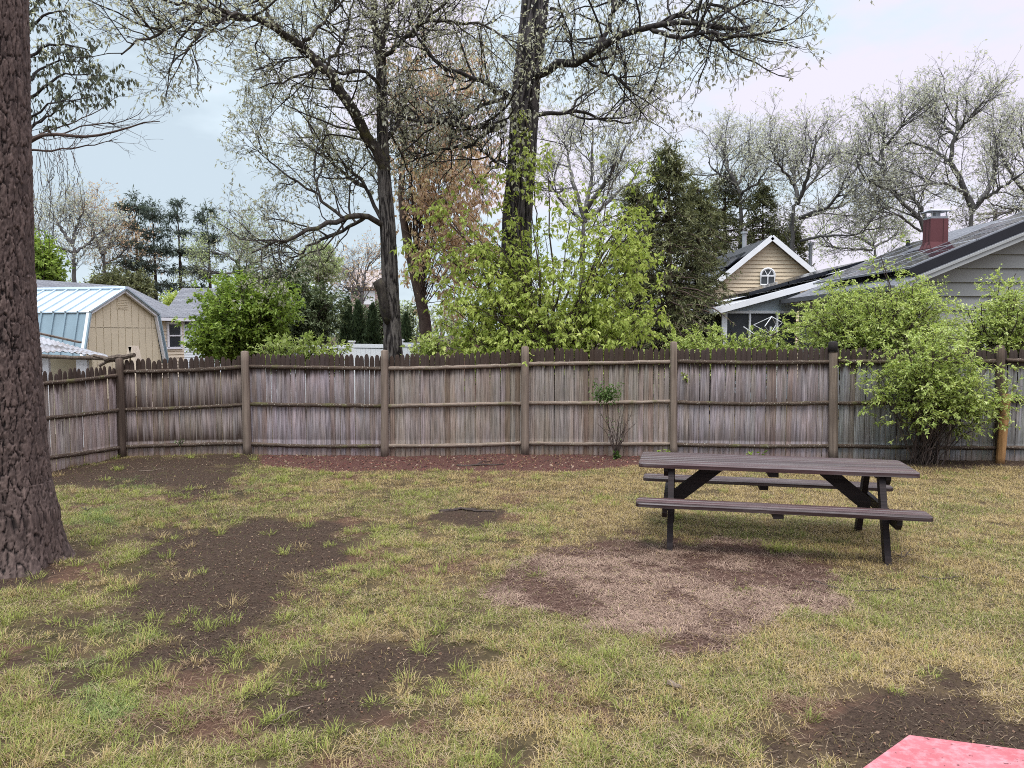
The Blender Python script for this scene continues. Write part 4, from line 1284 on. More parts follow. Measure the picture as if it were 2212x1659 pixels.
# ---------------------------------------------------------------- trees and shrubs
def bark_tube(P, rad, S, amp, cu, cz, seed, flare=None, tint=None, plates=True):
    """trunk surface with real bark relief. P (K,3), rad (K,)"""
    P = np.asarray(P, float); K = len(P)
    T = np.gradient(P, axis=0); T = nrm(T)
    U = nrm(np.cross(T, np.array([0, 1., 0]))); W_ = np.cross(T, U)
    th = np.arange(S + 1)[:-1] * 2 * math.pi / S
    s = np.concatenate([[0], np.cumsum(np.linalg.norm(np.diff(P, axis=0), axis=1))])
    TH, SS = np.meshgrid(th, s)
    rm = rad.mean()
    x = TH * rm / cu; y = SS / cz
    wx = x + .9 * (fbm(x * .8, y * .8, seed, 3) - .5); wy = y + .9 * (fbm(x * .8 + 7, y * .8, seed + 1, 3) - .5)
    if plates:
        wx = x + 1.1 * (fbm(x * .9, y * .9, seed, 5) - .5) + .35 * (fbm(x * 4, y * 4, seed + 6, 3) - .5); wy = y + 1.2 * (fbm(x * .9 + 7, y * .9, seed + 1, 5) - .5) + .35 * (fbm(x * 4, y * 4, seed + 7, 3) - .5)
        f1, f2, cid = voro(wx, wy, seed)
        g1, g2, ci2 = voro(wx * 2.6 + 3, wy * 3.4, seed + 31)
        ridge = sstep(-.02, .13, f2 - f1 + .22 * (fbm(wx * 3, wy * 3, seed + 3, 3) - .5)) * (.70 + .22 * ci2 + .10 * sstep(.0, .14, g2 - g1)); lum = .40 + .40 * cid + .75 * ci2
    else:
        rn = np.abs(fbm(wx * 1.0, wy * .55, seed + 4, 3) - .5) * 2
        ridge = sstep(.04, .28, rn); lum = .75 + .5 * fbm(wx * 2, wy, seed + 8, 3); cid = lum
    fine = fbm(TH * rm / cu * 5, SS / cz * 6, seed + 2, 4)
    disp = amp * (ridge * (.75 + .35 * (cid - .5)) + .55 * (fine - .5))
    rr = rad[:, None] + disp - amp
    if flare is not None: rr = rr + flare(TH, SS)
    V = P[:, None] + rr[..., None] * (np.cos(TH)[..., None] * U[:, None] + np.sin(TH)[..., None] * W_[:, None])
    i, j = np.meshgrid(np.arange(K - 1), np.arange(S), indexing='ij')
    j2 = (j + 1) % S
    q = np.stack([i * S + j, i * S + j2, (i + 1) * S + j2, (i + 1) * S + j], -1).reshape(-1, 4)
    dk, lt, fur = tint
    f = np.clip(lum * .6 + fine * .5 - .25, 0, 1)[..., None]
    col = np.array(dk) * (1 - f) + np.array(lt) * f
    col = np.array(fur) * (1 - ridge[..., None]) + col * ridge[..., None]
    mb = MB(); mb.add(V.reshape(-1, 3), q, col=col.reshape(-1, 3))
    return mb


M_BARKV = m_vcol('pine_bark', .92, (38, 38, 16), .55)
M_BARKO = m_vcol('oak_bark', .92, (40, 40, 12), .5)
M_BR_D = m_bark('dark_branch_bark', (.018, .015, .016), (.075, .065, .06), .3, 18, .6)
M_BR_M = m_bark('mossy_branch_bark', (.022, .018, .018), (.10, .085, .072), .3, 16, .7, (.13, .125, .04))
M_BR_G = m_bark('grey_branch_bark', (.075, .070, .068), (.15, .14, .135), .4, 6, .4)
M_BR_R = m_bark('brown_branch_bark', (.045, .03, .026), (.12, .085, .07), .4, 9, .4)
M_STEM = m_bark('shrub_stem_bark', (.030, .022, .02), (.10, .072, .06), .4, 20, .4)

L_SPRING = m_leaf('bright_spring_leaf', [(.21, .28, .055), (.36, .44, .095), (.51, .58, .16), (.66, .68, .27)], .48)
L_EUON = m_leaf('euonymus_leaf', [(.17, .235, .055), (.34, .42, .11), (.50, .57, .20), (.68, .71, .36)], .45)
L_DOG = m_leaf('dogwood_leaf', [(.085, .14, .025), (.17, .25, .04), (.27, .36, .07), (.38, .46, .12)], .42)
L_EVER = m_leaf('evergreen_leaf', [(.035, .052, .024), (.075, .10, .045), (.13, .16, .075), (.21, .24, .13)], .2, .45)
L_HEM = m_leaf('hemlock_needles', [(.045, .052, .028), (.105, .113, .055), (.18, .185, .085), (.28, .285, .14)], .25)
L_PINE = m_leaf('pine_needles', [(.035, .052, .046), (.075, .10, .086), (.13, .16, .13), (.19, .22, .17)], .2)
L_BUD = m_leaf('oak_bud', [(.19, .18, .14), (.37, .36, .29), (.54, .53, .45), (.72, .71, .64)], .5)
L_TAN = m_leaf('tan_oak_tassel', [(.34, .21, .15), (.55, .37, .27), (.70, .53, .40), (.62, .56, .30)], .5)
L_GREY = m_leaf('distant_bud', [(.30, .30, .26), (.46, .46, .40), (.62, .62, .56), (.76, .76, .72)], .5)
L_GREYG = m_leaf('distant_green_bud', [(.22, .26, .14), (.36, .42, .22), (.50, .56, .33), (.62, .66, .48)], .5)
L_CHER = m_leaf('dull_leaf', [(.035, .04, .028), (.075, .08, .055), (.13, .14, .09), (.19, .19, .10)], .3)
L_ARB = m_leaf('arborvitae_spray', [(.012, .022, .012), (.028, .045, .020), (.05, .075, .032), (.075, .10, .045)], .15)


def mains_arrays(mains, K, wob, rng):
    P = np.stack([smooth_path(p, K, wob, rng) for p, a, b in mains])
    Rr = np.stack([np.linspace(1, 0, K) ** .8 * (a - b) + b for p, a, b in mains])
    return P, Rr


def tree(name, label, base, trunk, limbs, levels, leaf, bark, lmat, seed, cat='tree', group=None, wob=.02, trunk_mb=None, trunk_mat=None,
         main_from=.35, K=14, twig_mat=None, split=True, leaf_levels=1, S=8, tips_only=False):
    rng = np.random.default_rng(seed)
    root = thing(name, label, cat, np.asarray(base) * [1, 1, 0], group)
    P, Rr = mains_arrays([trunk] + limbs, K, wob, rng)
    if trunk_mb is None:
        mb = MB(); mb.tubes(P[:1], Rr[:1], max(S, 8), True); mb.build('trunk', bark, root, True)
    else:
        trunk_mb.build('trunk', trunk_mat, root, True)
    if len(limbs):
        if split:
            for k in range(1, len(P)):
                mb = MB(); mb.tubes(P[k:k + 1], Rr[k:k + 1], S); mb.build('limb', bark, root, True)
        else:
            mb = MB(); mb.tubes(P[1:], Rr[1:], S); mb.build('limbs', bark, root, True)
    cur = [(P, Rr)]
    cut = int(K * main_from)
    src = [(P[:1, cut:], Rr[:1, cut:])] if K - cut > 1 else []
    tw = MB(); last = []
    lf = MB(); nl = 0
    for li, lv in enumerate(levels):
        lv = dict(lv); n_t = lv.pop('n_trunk', None); keep = lv.pop('keep', False); S_l = lv.pop('S', 5)
        outs = []
        if li == 0:
            if len(limbs): outs.append(sprout(rng, P[1:], Rr[1:], **lv))
            if n_t:
                l2 = dict(lv); l2['n'] = n_t
                outs.append(sprout(rng, src[0][0], src[0][1], **l2))
        else:
            for (p, r_) in prev: outs.append(sprout(rng, p, r_, **lv))
        for p, r_ in outs: tw.tubes(p, r_, S_l)
        prev = outs
        if li >= len(levels) - leaf_levels: last += outs
    if tw.n: tw.build('twigs', twig_mat or bark, root, True)
    if leaf:
        for p, _ in last: nl += leaves(lf, rng, p, **leaf)
        if nl: lf.build('crown', lmat, root, False)
    return root


# --- the old pine at the left edge
pz = [0, .25, .6, 1.2, 2.2, 3.4, 4.8, 6.5]
b0 = gnd(8, 1250); Yp = 6.25
def pine_edge(py):     # right outline read off as (py, px)
    return np.interp(py, [0, 300, 600, 900, 1050, 1150, 1230], [66, 72, 80, 101, 112, 128, 150])
K = 620; zz_ = np.linspace(-.1, 6.2, K)
py_ = HZ - (zz_ - CAMH) * F / Yp
ex = np.array([at(pine_edge(min(p, 1120)), p, Yp)[0] for p in py_])
rad = np.interp(zz_, [0, 1.5, 6.5], [.36, .325, .285])
Pp = np.stack([ex - rad * 1.20, np.full(K, Yp), zz_], -1)
fl = lambda TH, SS: .16 * np.exp(-SS / .24) * (1 + .5 * np.cos(TH * 5 + .6)) + .03 * np.exp(-SS / .7)
tm = bark_tube(Pp, rad, 340, .025, .048, .17, 12, fl, ((.036, .025, .023), (.140, .100, .086), (.010, .008, .008)))
pine = thing('pine_tree', 'thick old pine trunk with reddish plated bark at the left edge of the lawn', 'tree', np.array([Pp[0, 0], Yp, 0]))
tm.build('trunk', M_BARKV, pine, True)
rr_ = np.random.default_rng(8)
mb = MB()     # knots on the bark
for z, a in ((4.25, -1.15), (3.2, -1.9)):
    k = int((z + .1) / 6.3 * K); c = Pp[k] + np.array([math.cos(a), math.sin(a), 0]) * (rad[k] - .02)
    mb.tubes(np.array([c, c + np.array([math.cos(a), math.sin(a), .1]) * .05, c + np.array([math.cos(a), math.sin(a), .1]) * .06]), np.array([.05, .042, .01]), 9)
mb.build('branch_stub', M_BR_D, pine, True)

# --- big oak trunk right of centre
Yo = 14.6
OP = smooth_path(np.vstack([at(1116, 760, Yo) * [1, 1, 0] + [0, 0, -.1], pxpath([(1116, 760), (1116, 640), (1117, 480), (1127, 350), (1136, 200), (1151, 60), (1163, -60), (1190, -260)], Yo)]), 420)
orad = np.interp(OP[:, 2], [0, 1, 2.5, 5, 8.5], [.40, .33, .315, .275, .26])
tm = bark_tube(OP, orad, 190, .035, .060, .42, 33, None, ((.024, .020, .022), (.105, .092, .090), (.010, .008, .009)), plates=False)
OLEVELS = [dict(n=13, t0=.14, t1=1, ang=R(52), length=1.7, K=8, up=.05, wob=.26, rr=.013, rmin=.0055, grow=.35, S=6),
           dict(n=8, t0=.15, t1=1, ang=R(48), length=.75, K=6, up=.05, wob=.32, rr=.012, rmin=.0042, grow=.35, S=4),
           dict(n=4, t0=.2, t1=1, ang=R(45), length=.32, K=4, up=.02, wob=.35, rr=.012, rmin=.003, grow=.3, S=3)]
oak_l = [([(1160, 162, -.2), (1190, 148, -.5), (1220, 137, -.8), (1264, 127, -1), (1290, 103, -1.2), (1337, 80, -1.4), (1390, 58, -1.7), (1474, 47, -2), (1560, 62, -2.2), (1640, 55, -2.4)], .085, .018),
         ([(1290, 103, -1.2), (1310, 67, -.9), (1322, 30, -.8), (1340, -30, -.6)], .05, .02),
         ([(1400, 56, -1.7), (1440, 78, -2.0), (1520, 72, -2.3), (1600, 80, -2.6), (1700, 62, -2.9)], .04, .010),
         ([(1440, 50, -1.9), (1500, 20, -1.6), (1590, 8, -1.4), (1660, -5, -1.2)], .035, .012),
         ([(1162, 248, .2), (1204, 248, .6), (1257, 243, 1.0), (1300, 256, 1.2), (1350, 268, 1.4), (1385, 255, 1.5)], .045, .012),
         ([(1270, 132, -1), (1310, 160, -1.2), (1345, 178, -1.5), (1375, 215, -1.8)], .028, .008),
         ([(1104, 213, .1), (1084, 200, -.2), (1068, 196, -.5), (1047, 173, -.7), (1010, 163, -.9), (970, 147, -1.1), (924, 108, -1.2), (905, 80, -1.3), (880, 30, -1.4)], .06, .014),
         ([(1098, 208, .2), (1037, 230, .5), (987, 252, .7), (937, 266, .8), (880, 258, .9), (840, 243, 1.0)], .045, .012),
         ([(1092, 262, .0), (1060, 277, -.3), (1020, 277, -.6), (954, 268, -.9), (890, 258, -1.1), (840, 240, -1.3)], .05, .012),
         ([(1090, 268, .2), (1057, 284, .4), (1020, 313, .5), (970, 318, .7), (905, 343, .9), (862, 356, 1.0)], .045, .010),
         ([(1088, 350, .1), (1070, 350, -.2), (1048, 330, -.3), (1020, 310, -.5)], .035, .010),
         ([(1190, 20, 0), (1215, 30, -.3), (1216, 60, -.6), (1235, 110, -.8)], .03, .01)]
oak = tree('oak_tree', 'tall dark oak with thick straight trunk rising behind the bright green sapling', OP[0], (OP[::30], .3, .26), [(pxpath(p, Yo), a, b) for p, a, b in oak_l],
           OLEVELS, dict(n=2, L=.080, W=.036, t0=.4, droop=.9, tw=.2, spread=.8), M_BR_D, L_BUD, 41, wob=.025, trunk_mb=tm, trunk_mat=M_BARKO, main_from=.7)

# --- forked maple/oak left of centre
Ym = 14.2
MP = smooth_path(np.vstack([at(851, 765, Ym) * [1, 1, 0] + [0, 0, -.1], pxpath([(849, 765), (844, 640), (838, 500), (830, 380), (826, 260), (824, 160), (822, 120)], Ym)]), 340)
mrad = np.interp(MP[:, 2], [0, 1, 2.2, 4.2, 5.2, 7.5], [.26, .20, .165, .145, .115, .09])
tm = bark_tube(MP, mrad, 110, .018, .036, .20, 53, None, ((.036, .031, .030), (.165, .145, .130), (.016, .013, .013)), plates=False)
map_l = [([(832, 370, 0), (826, 345, -.05), (795, 300, -.2), (765, 245, -.5), (737, 200, -.7), (710, 160, -.9), (667, 118, -1.1), (627, 82, -1.3), (593, 60, -1.5)], .115, .055),
         ([(593, 60, -1.5), (565, 45, -1.6), (533, 37, -1.8), (467, 22, -2.1), (400, 10, -2.3), (340, -4, -2.5)], .055, .015),
         ([(600, 64, -1.5), (580, 33, -1.3), (563, 0, -1.2), (550, -40, -1.1)], .045, .02),
         ([(540, 42, -1.8), (500, 38, -2.0), (443, 22, -2.3), (383, 50, -2.6), (340, 74, -2.8), (300, 90, -3.0), (262, 118, -3.2)], .036, .010),
         ([(535, 36, -1.8), (500, 32, -2.1), (450, 52, -2.4), (425, 85, -2.6), (402, 112, -2.8), (370, 140, -2.9)], .028, .008),
         ([(833, 490, 0), (812, 478, -.2), (787, 466, -.4), (737, 475, -.7), (700, 486, -1.0), (667, 494, -1.2), (600, 527, -1.6), (545, 545, -1.9)], .060, .012),
         ([(790, 468, -.4), (765, 482, -.3), (737, 500, -.2), (683, 523, -.3), (650, 545, -.4), (612, 565, -.6)], .038, .010),
         ([(822, 470, 0), (808, 440, .2), (787, 400, .4), (757, 367, .6), (737, 352, .7), (700, 338, .9), (668, 300, 1.1)], .040, .010),
         ([(790, 404, .4), (740, 372, .6), (700, 320, .8), (675, 280, 1.0), (655, 232, 1.1), (640, 190, 1.2)], .036, .010),
         ([(740, 470, -.7), (700, 440, -.6), (683, 420, -.5), (633, 388, -.4), (600, 360, -.3), (560, 320, -.2)], .030, .009),
         ([(824, 195, 0), (815, 180, -.2), (800, 163, -.4), (777, 154, -.6), (737, 158, -.8), (700, 150, -1.0), (640, 165, -1.2), (560, 190, -1.4)], .034, .009),
         ([(822, 130, 0), (812, 70, .1), (804, 0, .2), (796, -60, .3)], .075, .05),
         ([(822, 130, 0), (830, 60, -.1), (842, 0, -.2), (850, -60, -.3)], .070, .05),
         ([(828, 140, 0), (850, 108, -.2), (877, 80, -.5), (917, 44, -.8), (945, 22, -1.0), (972, -4, -1.1)], .048, .020),
         ([(917, 44, -.8), (950, 46, -1.0), (990, 50, -1.2), (1037, 50, -1.4), (1087, 80, -1.6), (1125, 112, -1.8)], .030, .010),
         ([(880, 80, -.5), (905, 75, -.3), (920, 108, -.1), (950, 135, .1), (1000, 160, .3)], .022, .008),
         ([(839, 300, 0), (852, 280, .2), (858, 255, .4), (875, 230, .6)], .04, .012),
         ([(745, 210, -.7), (700, 128, -.9), (676, 120, -1.0), (620, 128, -1.2), (545, 152, -1.5)], .024, .008),
         ([(650, 98, -1.2), (690, 60, -1.0), (720, 20, -.9), (735, -30, -.8)], .034, .012),
         ([(700, 148, -.9), (735, 100, -.7), (752, 50, -.5), (760, -10, -.4)], .032, .012)]
MLEVELS = [dict(n=13, n_trunk=6, t0=.12, t1=1, ang=R(50), length=1.5, K=8, up=.07, wob=.24, rr=.012, rmin=.0048, grow=.35, S=6),
           dict(n=8, t0=.15, t1=1, ang=R(46), length=.62, K=6, up=.06, wob=.30, rr=.012, rmin=.0030, grow=.35, S=4),
           dict(n=4, t0=.2, t1=1, ang=R(45), length=.27, K=4, up=.05, wob=.32, rr=.012, rmin=.0021, grow=.3, S=3)]
mroot = tree('maple_tree', 'forked dark tree with mossy limbs and small budding leaves left of the big oak', MP[0], (MP[::26], .17, .09), [(pxpath(p, Ym), a, b) for p, a, b in map_l],
             MLEVELS, dict(n=3, L=.058, W=.028, t0=.5, droop=.35, tw=.3, spread=.9), M_BR_M, L_BUD, 42, wob=.02, trunk_mb=tm, trunk_mat=M_BARKO, main_from=.55)
mb = MB(); p = pxpath([(838, 700, -.1), (828, 650, -.22), (822, 620, -.24), (818, 612, -.26), (814, 606, -.27)], Ym); mb.tubes(smooth_path(p, 8), np.array([.05, .09, .10, .095, .085, .09, .11, .10]), 10, True)
tag(mb.build('branch_stub', M_BR_M, mroot, True), 'sawn off side trunk with a flared dark end')

# --- tan tasselled oak behind the two
Yt = 18.0
tan_l = [([(905, 610, 0), (930, 560, .3), (965, 480, .5), (985, 380, .6), (1000, 260, .8)], .09, .02), ([(890, 570, 0), (868, 500, -.3), (860, 420, -.4), (868, 300, -.4), (875, 180, -.3)], .08, .02),
         ([(900, 600, 0), (905, 500, .2), (915, 400, .3), (920, 280, .3), (925, 150, .2)], .10, .02), ([(985, 400, .6), (1020, 360, .4), (1060, 300, .2)], .04, .012), ([(965, 480, .5), (1010, 470, .9), (1060, 450, 1.1)], .05, .012),
         ([(905, 500, .2), (880, 440, .6), (845, 380, .9)], .04, .012), ([(920, 640, 0), (960, 620, -.4), (1010, 560, -.6), (1060, 520, -.6)], .05, .012), ([(930, 560, .3), (990, 540, .1), (1050, 590, .0)], .04, .012),
         ([(905, 620, 0), (885, 610, .4), (865, 605, .6), (840, 612, .8)], .035, .01), ([(920, 280, .3), (950, 200, .5), (960, 110, .6)], .04, .012)]
# --- generic leafy shrub with an outline in the picture turned into a real volume at depth Y
def bush(name, label, bases, poly, Y, thick, nb, tw, leaf, bark, lmat, seed, cat='shrub', group=None, r0=.025, r1=.005, bend=.55, K=9, extra=None, stems_part='stems', trunk=None, inset=0.0, low=0.0):
    rng = np.random.default_rng(seed)
    bases = [np.asarray(b, float) for b in bases]
    root = thing(name, label, cat, bases[0] * [1, 1, 0], group)
    if trunk is not None:
        mb = MB(); mb.tubes(smooth_path(trunk[0], 14, .015, rng), np.linspace(trunk[1], trunk[2], 14), 10); mb.build('trunk', bark, root, True)
    S_, dd = in_poly_samples(rng, poly, nb, inset, low)
    E = np.array([at(x, y, Y + thick * (rng.random() * 2 - 1) * (.25 + .75 * math.sqrt(d))) for (x, y), d in zip(S_, dd)])
    if extra is not None: E = np.vstack([E, extra])
    B = np.array([bases[int(k)] for k in rng.integers(0, len(bases), len(E))]) + rng.normal(0, .04, (len(E), 3)) * [1, 1, 0]
    C = B + (E - B) * np.array([.30, .30, bend + .15]) + rng.normal(0, .05, E.shape)
    t_ = np.linspace(0, 1, K)[None, :, None]
    P = B[:, None] * (1 - t_) ** 2 + 2 * C[:, None] * t_ * (1 - t_) + E[:, None] * t_ ** 2
    P[:, 1:-1] += rng.normal(0, .02, P[:, 1:-1].shape)
    L = np.linalg.norm(E - B, axis=1); ra = r0 * (.5 + .7 * rng.random(len(E))) * np.clip(L / L.mean(), .5, 1.4)
    Rr = ra[:, None] * np.linspace(1, 0, K)[None] + r1
    mb = MB(); mb.tubes(P, Rr, 6); mb.build(stems_part, bark, root, True)
    mb = MB(); prev = [(P[:, K // 2:], Rr[:, K // 2:])]; lf = MB()
    for k, lv in enumerate(tw):
        prev = [sprout(rng, p, r_, **lv) for p, r_ in prev]
        for p, r_ in prev: mb.tubes(p, r_, 3)
    mb.build('twigs', bark, root, True)
    for p, _ in prev: leaves(lf, rng, p, **leaf)
    lf.build('crown', lmat, root, False)
    return root


# --- tan tasselled oak behind the two
TP = [(835, 120), (870, 70), (930, 85), (1000, 70), (1085, 140), (1095, 300), (1095, 520), (1070, 640), (1000, 720), (930, 700), (880, 640), (862, 560), (850, 430), (838, 300)]
tb = at(905, 640, Yt)
bush('tan_oak', 'bare leaning oak hung with tan brown tassels between the forked tree and big oak', [tb, tb + [-.12, 0, 1.0], tb + [.05, .05, -.2], tb + [-.25, 0, 2.0]], TP, Yt, 1.8, 78,
     [dict(n=6, t0=.1, t1=1, ang=R(50), length=.95, K=6, up=.04, wob=.25, rr=.012, rmin=.004, grow=.3), dict(n=4, t0=.15, t1=1, ang=R(45), length=.42, K=4, up=.0, wob=.3, rr=.012, rmin=.003, grow=.2)],
     dict(n=7, L=.115, W=.050, t0=.1, droop=.9, tw=.1, spread=.7), M_BR_R, L_TAN, 43, cat='tree', r0=.014, r1=.004, bend=.30, stems_part='limbs', inset=20,
     trunk=(np.vstack([at(924, 760, Yt) * [1, 1, 0], pxpath([(922, 760), (917, 700), (908, 640), (890, 570), (876, 500), (868, 400), (872, 300), (878, 200)], Yt)]), .20, .02))


# bright spring sapling in front of the oak
Yg = 13.35
SP = [(915, 700), (905, 660), (975, 610), (1000, 570), (985, 540), (1050, 500), (1085, 450), (1080, 420), (1130, 425), (1180, 430), (1230, 395), (1300, 375), (1340, 350), (1385, 395), (1375, 450), (1405, 500), (1430, 560), (1400, 590), (1465, 640), (1440, 680),
      (1400, 700), (1395, 745), (1340, 755), (1270, 730), (1220, 765), (1150, 745), (1100, 760), (1040, 745), (985, 755), (930, 755), (940, 715)]
ex = np.array([at(x, y, Yg + d) for x, y, d in ((1090, 772, -.9), (1100, 765, -.85), (1188, 768, -.9), (1205, 758, -.8), (1340, 760, -.7), (1360, 752, -.8), (1225, 740, -.7), (945, 742, -.3), (1130, 335, .1), (1100, 355, .1), (1340, 325, .2), (1360, 345, .2),
                                                    (925, 420, .3), (960, 430, .4), (1060, 400, .4), (905, 430, .5), (880, 555, .3), (930, 515, .2), (870, 495, .3), (1175, 330, .3), (1010, 460, .3), (1430, 385, .2))])
bush('green_sapling', 'bright yellow green sapling with drooping leaves leaning over the middle of the fence', [gnd(1215, 978) * [0, 0, 0] + [at(px, 760, Yg)[0], Yg + d, 0] for px, d in ((1190, 0), (1215, .2), (1240, -.1), (1165, .25), (1225, .3))],
     SP, Yg, 1.25, 105, [dict(n=7, t0=.2, t1=1, ang=R(66), length=.70, K=5, up=-.03, wob=.15, rr=.010, rmin=.003, grow=.2, flat=.9), dict(n=4, t0=.2, t1=1, ang=R(45), length=.27, K=4, up=-.05, wob=.15, rr=.01, rmin=.002, grow=.2, flat=.85)],
     dict(n=7, L=.092, W=.042, t0=.1, droop=.6, tw=.45, spread=.7, flatn=1.0), M_STEM, L_SPRING, 44, cat='tree', r0=.022, extra=ex, inset=14, low=.12)

# vine climbing the oak
rg = np.random.default_rng(17)
vr = thing('climbing_vine', 'thin vine with fresh green leaves climbing the front of the big oak trunk', 'vine', at(1150, 760, Yo - .4) * [1, 1, 0])
P1 = smooth_path(pxpath([(1166, 600, -.42), (1160, 500, -.40), (1155, 420, -.36), (1150, 345, -.36), (1143, 290, -.34), (1130, 250, -.34)], Yo), 26, .012, rg)
P2 = smooth_path(pxpath([(1120, 420, -.40), (1118, 360, -.38), (1122, 300, -.36), (1128, 240, -.34)], Yo), 20, .012, rg)
P2b = smooth_path(P2, 26)
mb = MB(); mb.tubes(np.stack([P1, P2b]), np.full((2, 26), .012), 5); mb.build('stem', M_STEM, vr, True)
tws, _ = sprout(rg, np.stack([P1[5:], P2b[5:]]), np.full((2, 21), .01), n=26, t0=0, t1=1, ang=R(60), length=.30, K=4, up=-.1, wob=.3, rmin=.002)
tws[:, :, 1] = np.minimum(tws[:, :, 1], Yo - .28)
lf = MB(); leaves(lf, rg, tws, 4, .085, .04, droop=.7, tw=.3); lf.build('leaves', L_SPRING, vr)

# round dogwood and the dark evergreen behind it
DP = [(408, 755), (425, 725), (415, 700), (440, 660), (430, 630), (455, 600), (470, 580), (470, 560), (500, 580), (540, 590), (570, 600), (600, 585), (620, 600), (625, 630), (655, 660), (640, 680), (600, 690), (610, 710), (580, 740), (520, 760), (450, 762)]
Yd = 17.5
bush('dogwood_tree', 'round mid green dogwood tree with layered leaves right of the cream house', [at(527, 760, Yd) * [1, 1, 0], at(540, 760, Yd) * [1, 1, 0] + [0, .2, 0]], DP, Yd, 1.2, 120,
     [dict(n=8, t0=.1, t1=1, ang=R(55), length=.6, K=5, up=.0, wob=.15, rr=.012, rmin=.004, grow=.2, flat=.75), dict(n=5, t0=.2, t1=1, ang=R(45), length=.25, K=4, up=0, wob=.2, rr=.01, rmin=.003, grow=.2, flat=.75)],
     dict(n=7, L=.095, W=.055, t0=.1, droop=.25, tw=.5, spread=.7, flatn=1.6), M_STEM, L_DOG, 45, cat='tree', r0=.04, inset=14)
EP = [(500, 590), (520, 565), (560, 570), (590, 590), (620, 580), (645, 575), (680, 600), (725, 610), (735, 650), (730, 700), (700, 735), (640, 750), (580, 750), (540, 740), (520, 690)]
Ye = 22.0
bush('holly_tree', 'dense dark evergreen tree behind the round green dogwood', [at(620, 760, Ye) * [1, 1, 0]], EP, Ye, 1.4, 130,
     [dict(n=9, t0=.1, t1=1, ang=R(60), length=.6, K=5, up=.05, wob=.2, rr=.012, rmin=.005, grow=.2), dict(n=5, t0=.2, t1=1, ang=R(50), length=.28, K=4, up=.05, wob=.2, rr=.01, rmin=.004, grow=.2)],
     dict(n=8, L=.11, W=.055, t0=.0, droop=.2, tw=.5, spread=.9, flatn=.8), M_STEM, L_EVER, 46, cat='tree', r0=.05, inset=10)

# saplings just behind the fence, left of the forked tree
for k, (pl_, bx_, lb) in enumerate((([(560, 758), (575, 738), (620, 735), (650, 745), (665, 760)], 610, 'low pale green shrub behind the fence below the dogwood'),
                                    ([(640, 760), (650, 738), (668, 722), (680, 700), (697, 705), (712, 735), (745, 745), (745, 762)], 692, 'pale green upright sapling poking above the fence before the white vinyl fence'),
                                    ([(880, 760), (900, 735), (930, 728), (960, 745), (960, 762)], 920, 'small green shrub behind the pickets just right of the forked trunk'))):
    bush('small_shrub', lb, [at(bx_, 760, 13.2) * [1, 1, 0]], pl_, 13.2, .35, 26,
         [dict(n=7, t0=.2, t1=1, ang=R(50), length=.28, K=4, up=.05, wob=.2, rr=.01, rmin=.002, grow=.2, flat=.4)], dict(n=7, L=.075, W=.04, t0=.1, droop=.2, tw=.5, spread=.7), M_STEM, L_EUON, 60 + k, r0=.012)

# arborvitae columns by the vinyl fence
def columnar(label, px, ytop, Y, w, seed, name='arborvitae', lmat=L_ARB, group='arborvitae columns behind the vinyl fence'):
    rg = np.random.default_rng(seed)
    b = at(px, 760, Y) * [1, 1, 0]; H = at(px, ytop, Y)[2]
    rt = thing(name, label, 'tree', b, group)
    mb = MB(); mb.tubes(np.array([b, b + [0, 0, H * .95]]), np.array([.06, .01]), 6); mb.build('trunk', M_STEM, rt, True)
    n = 900; z = H * (.05 + .95 * rg.random(n)); a = rg.random(n) * 6.28
    rp = w * (1 - (z / H) ** 3 * .9) * (.5 + .5 * np.sqrt(rg.random(n)))
    S0 = np.stack([b[0] + rp * .5 * np.cos(a), b[1] + rp * .5 * np.sin(a), z - .1], -1)
    E = np.stack([b[0] + rp * np.cos(a), b[1] + rp * np.sin(a), z + .12], -1)
    lf = MB(); leaves(lf, rg, np.stack([S0, (S0 + E) / 2, E], 1), 9, .14, .05, t0=.3, droop=-.6, tw=.8, spread=.5, flatn=.2); lf.build('crown', lmat, rt)


for k, (px, yt, Y, w, lb) in enumerate(((752, 655, 24, .30, 'dark narrow arborvitae left of the forked trunk, farthest from it'), (775, 662, 26, .34, 'middle dark arborvitae between two others left of the forked trunk'),
                                        (806, 668, 24, .30, 'narrow dark arborvitae closest to the left side of the forked trunk'), (878, 690, 24, .22, 'short dark arborvitae just right of the forked trunk'))):
    columnar(lb, px, yt, Y, w, 70 + k)
bush('hedge_shrub', 'grey green mixed shrub filling the gap behind the arborvitae', [at(790, 760, 29) * [1, 1, 0]], [(735, 740), (735, 670), (770, 640), (800, 650), (830, 640), (870, 655), (905, 660), (905, 745)], 29, 1.0, 90,
     [dict(n=9, t0=.1, t1=1, ang=R(60), length=.7, K=5, up=.05, wob=.2, rr=.012, rmin=.005, grow=.2)], dict(n=14, L=.12, W=.06, t0=.0, droop=.2, tw=.4, spread=.9, flatn=.8), M_STEM, L_EVER, 79, r0=.03)

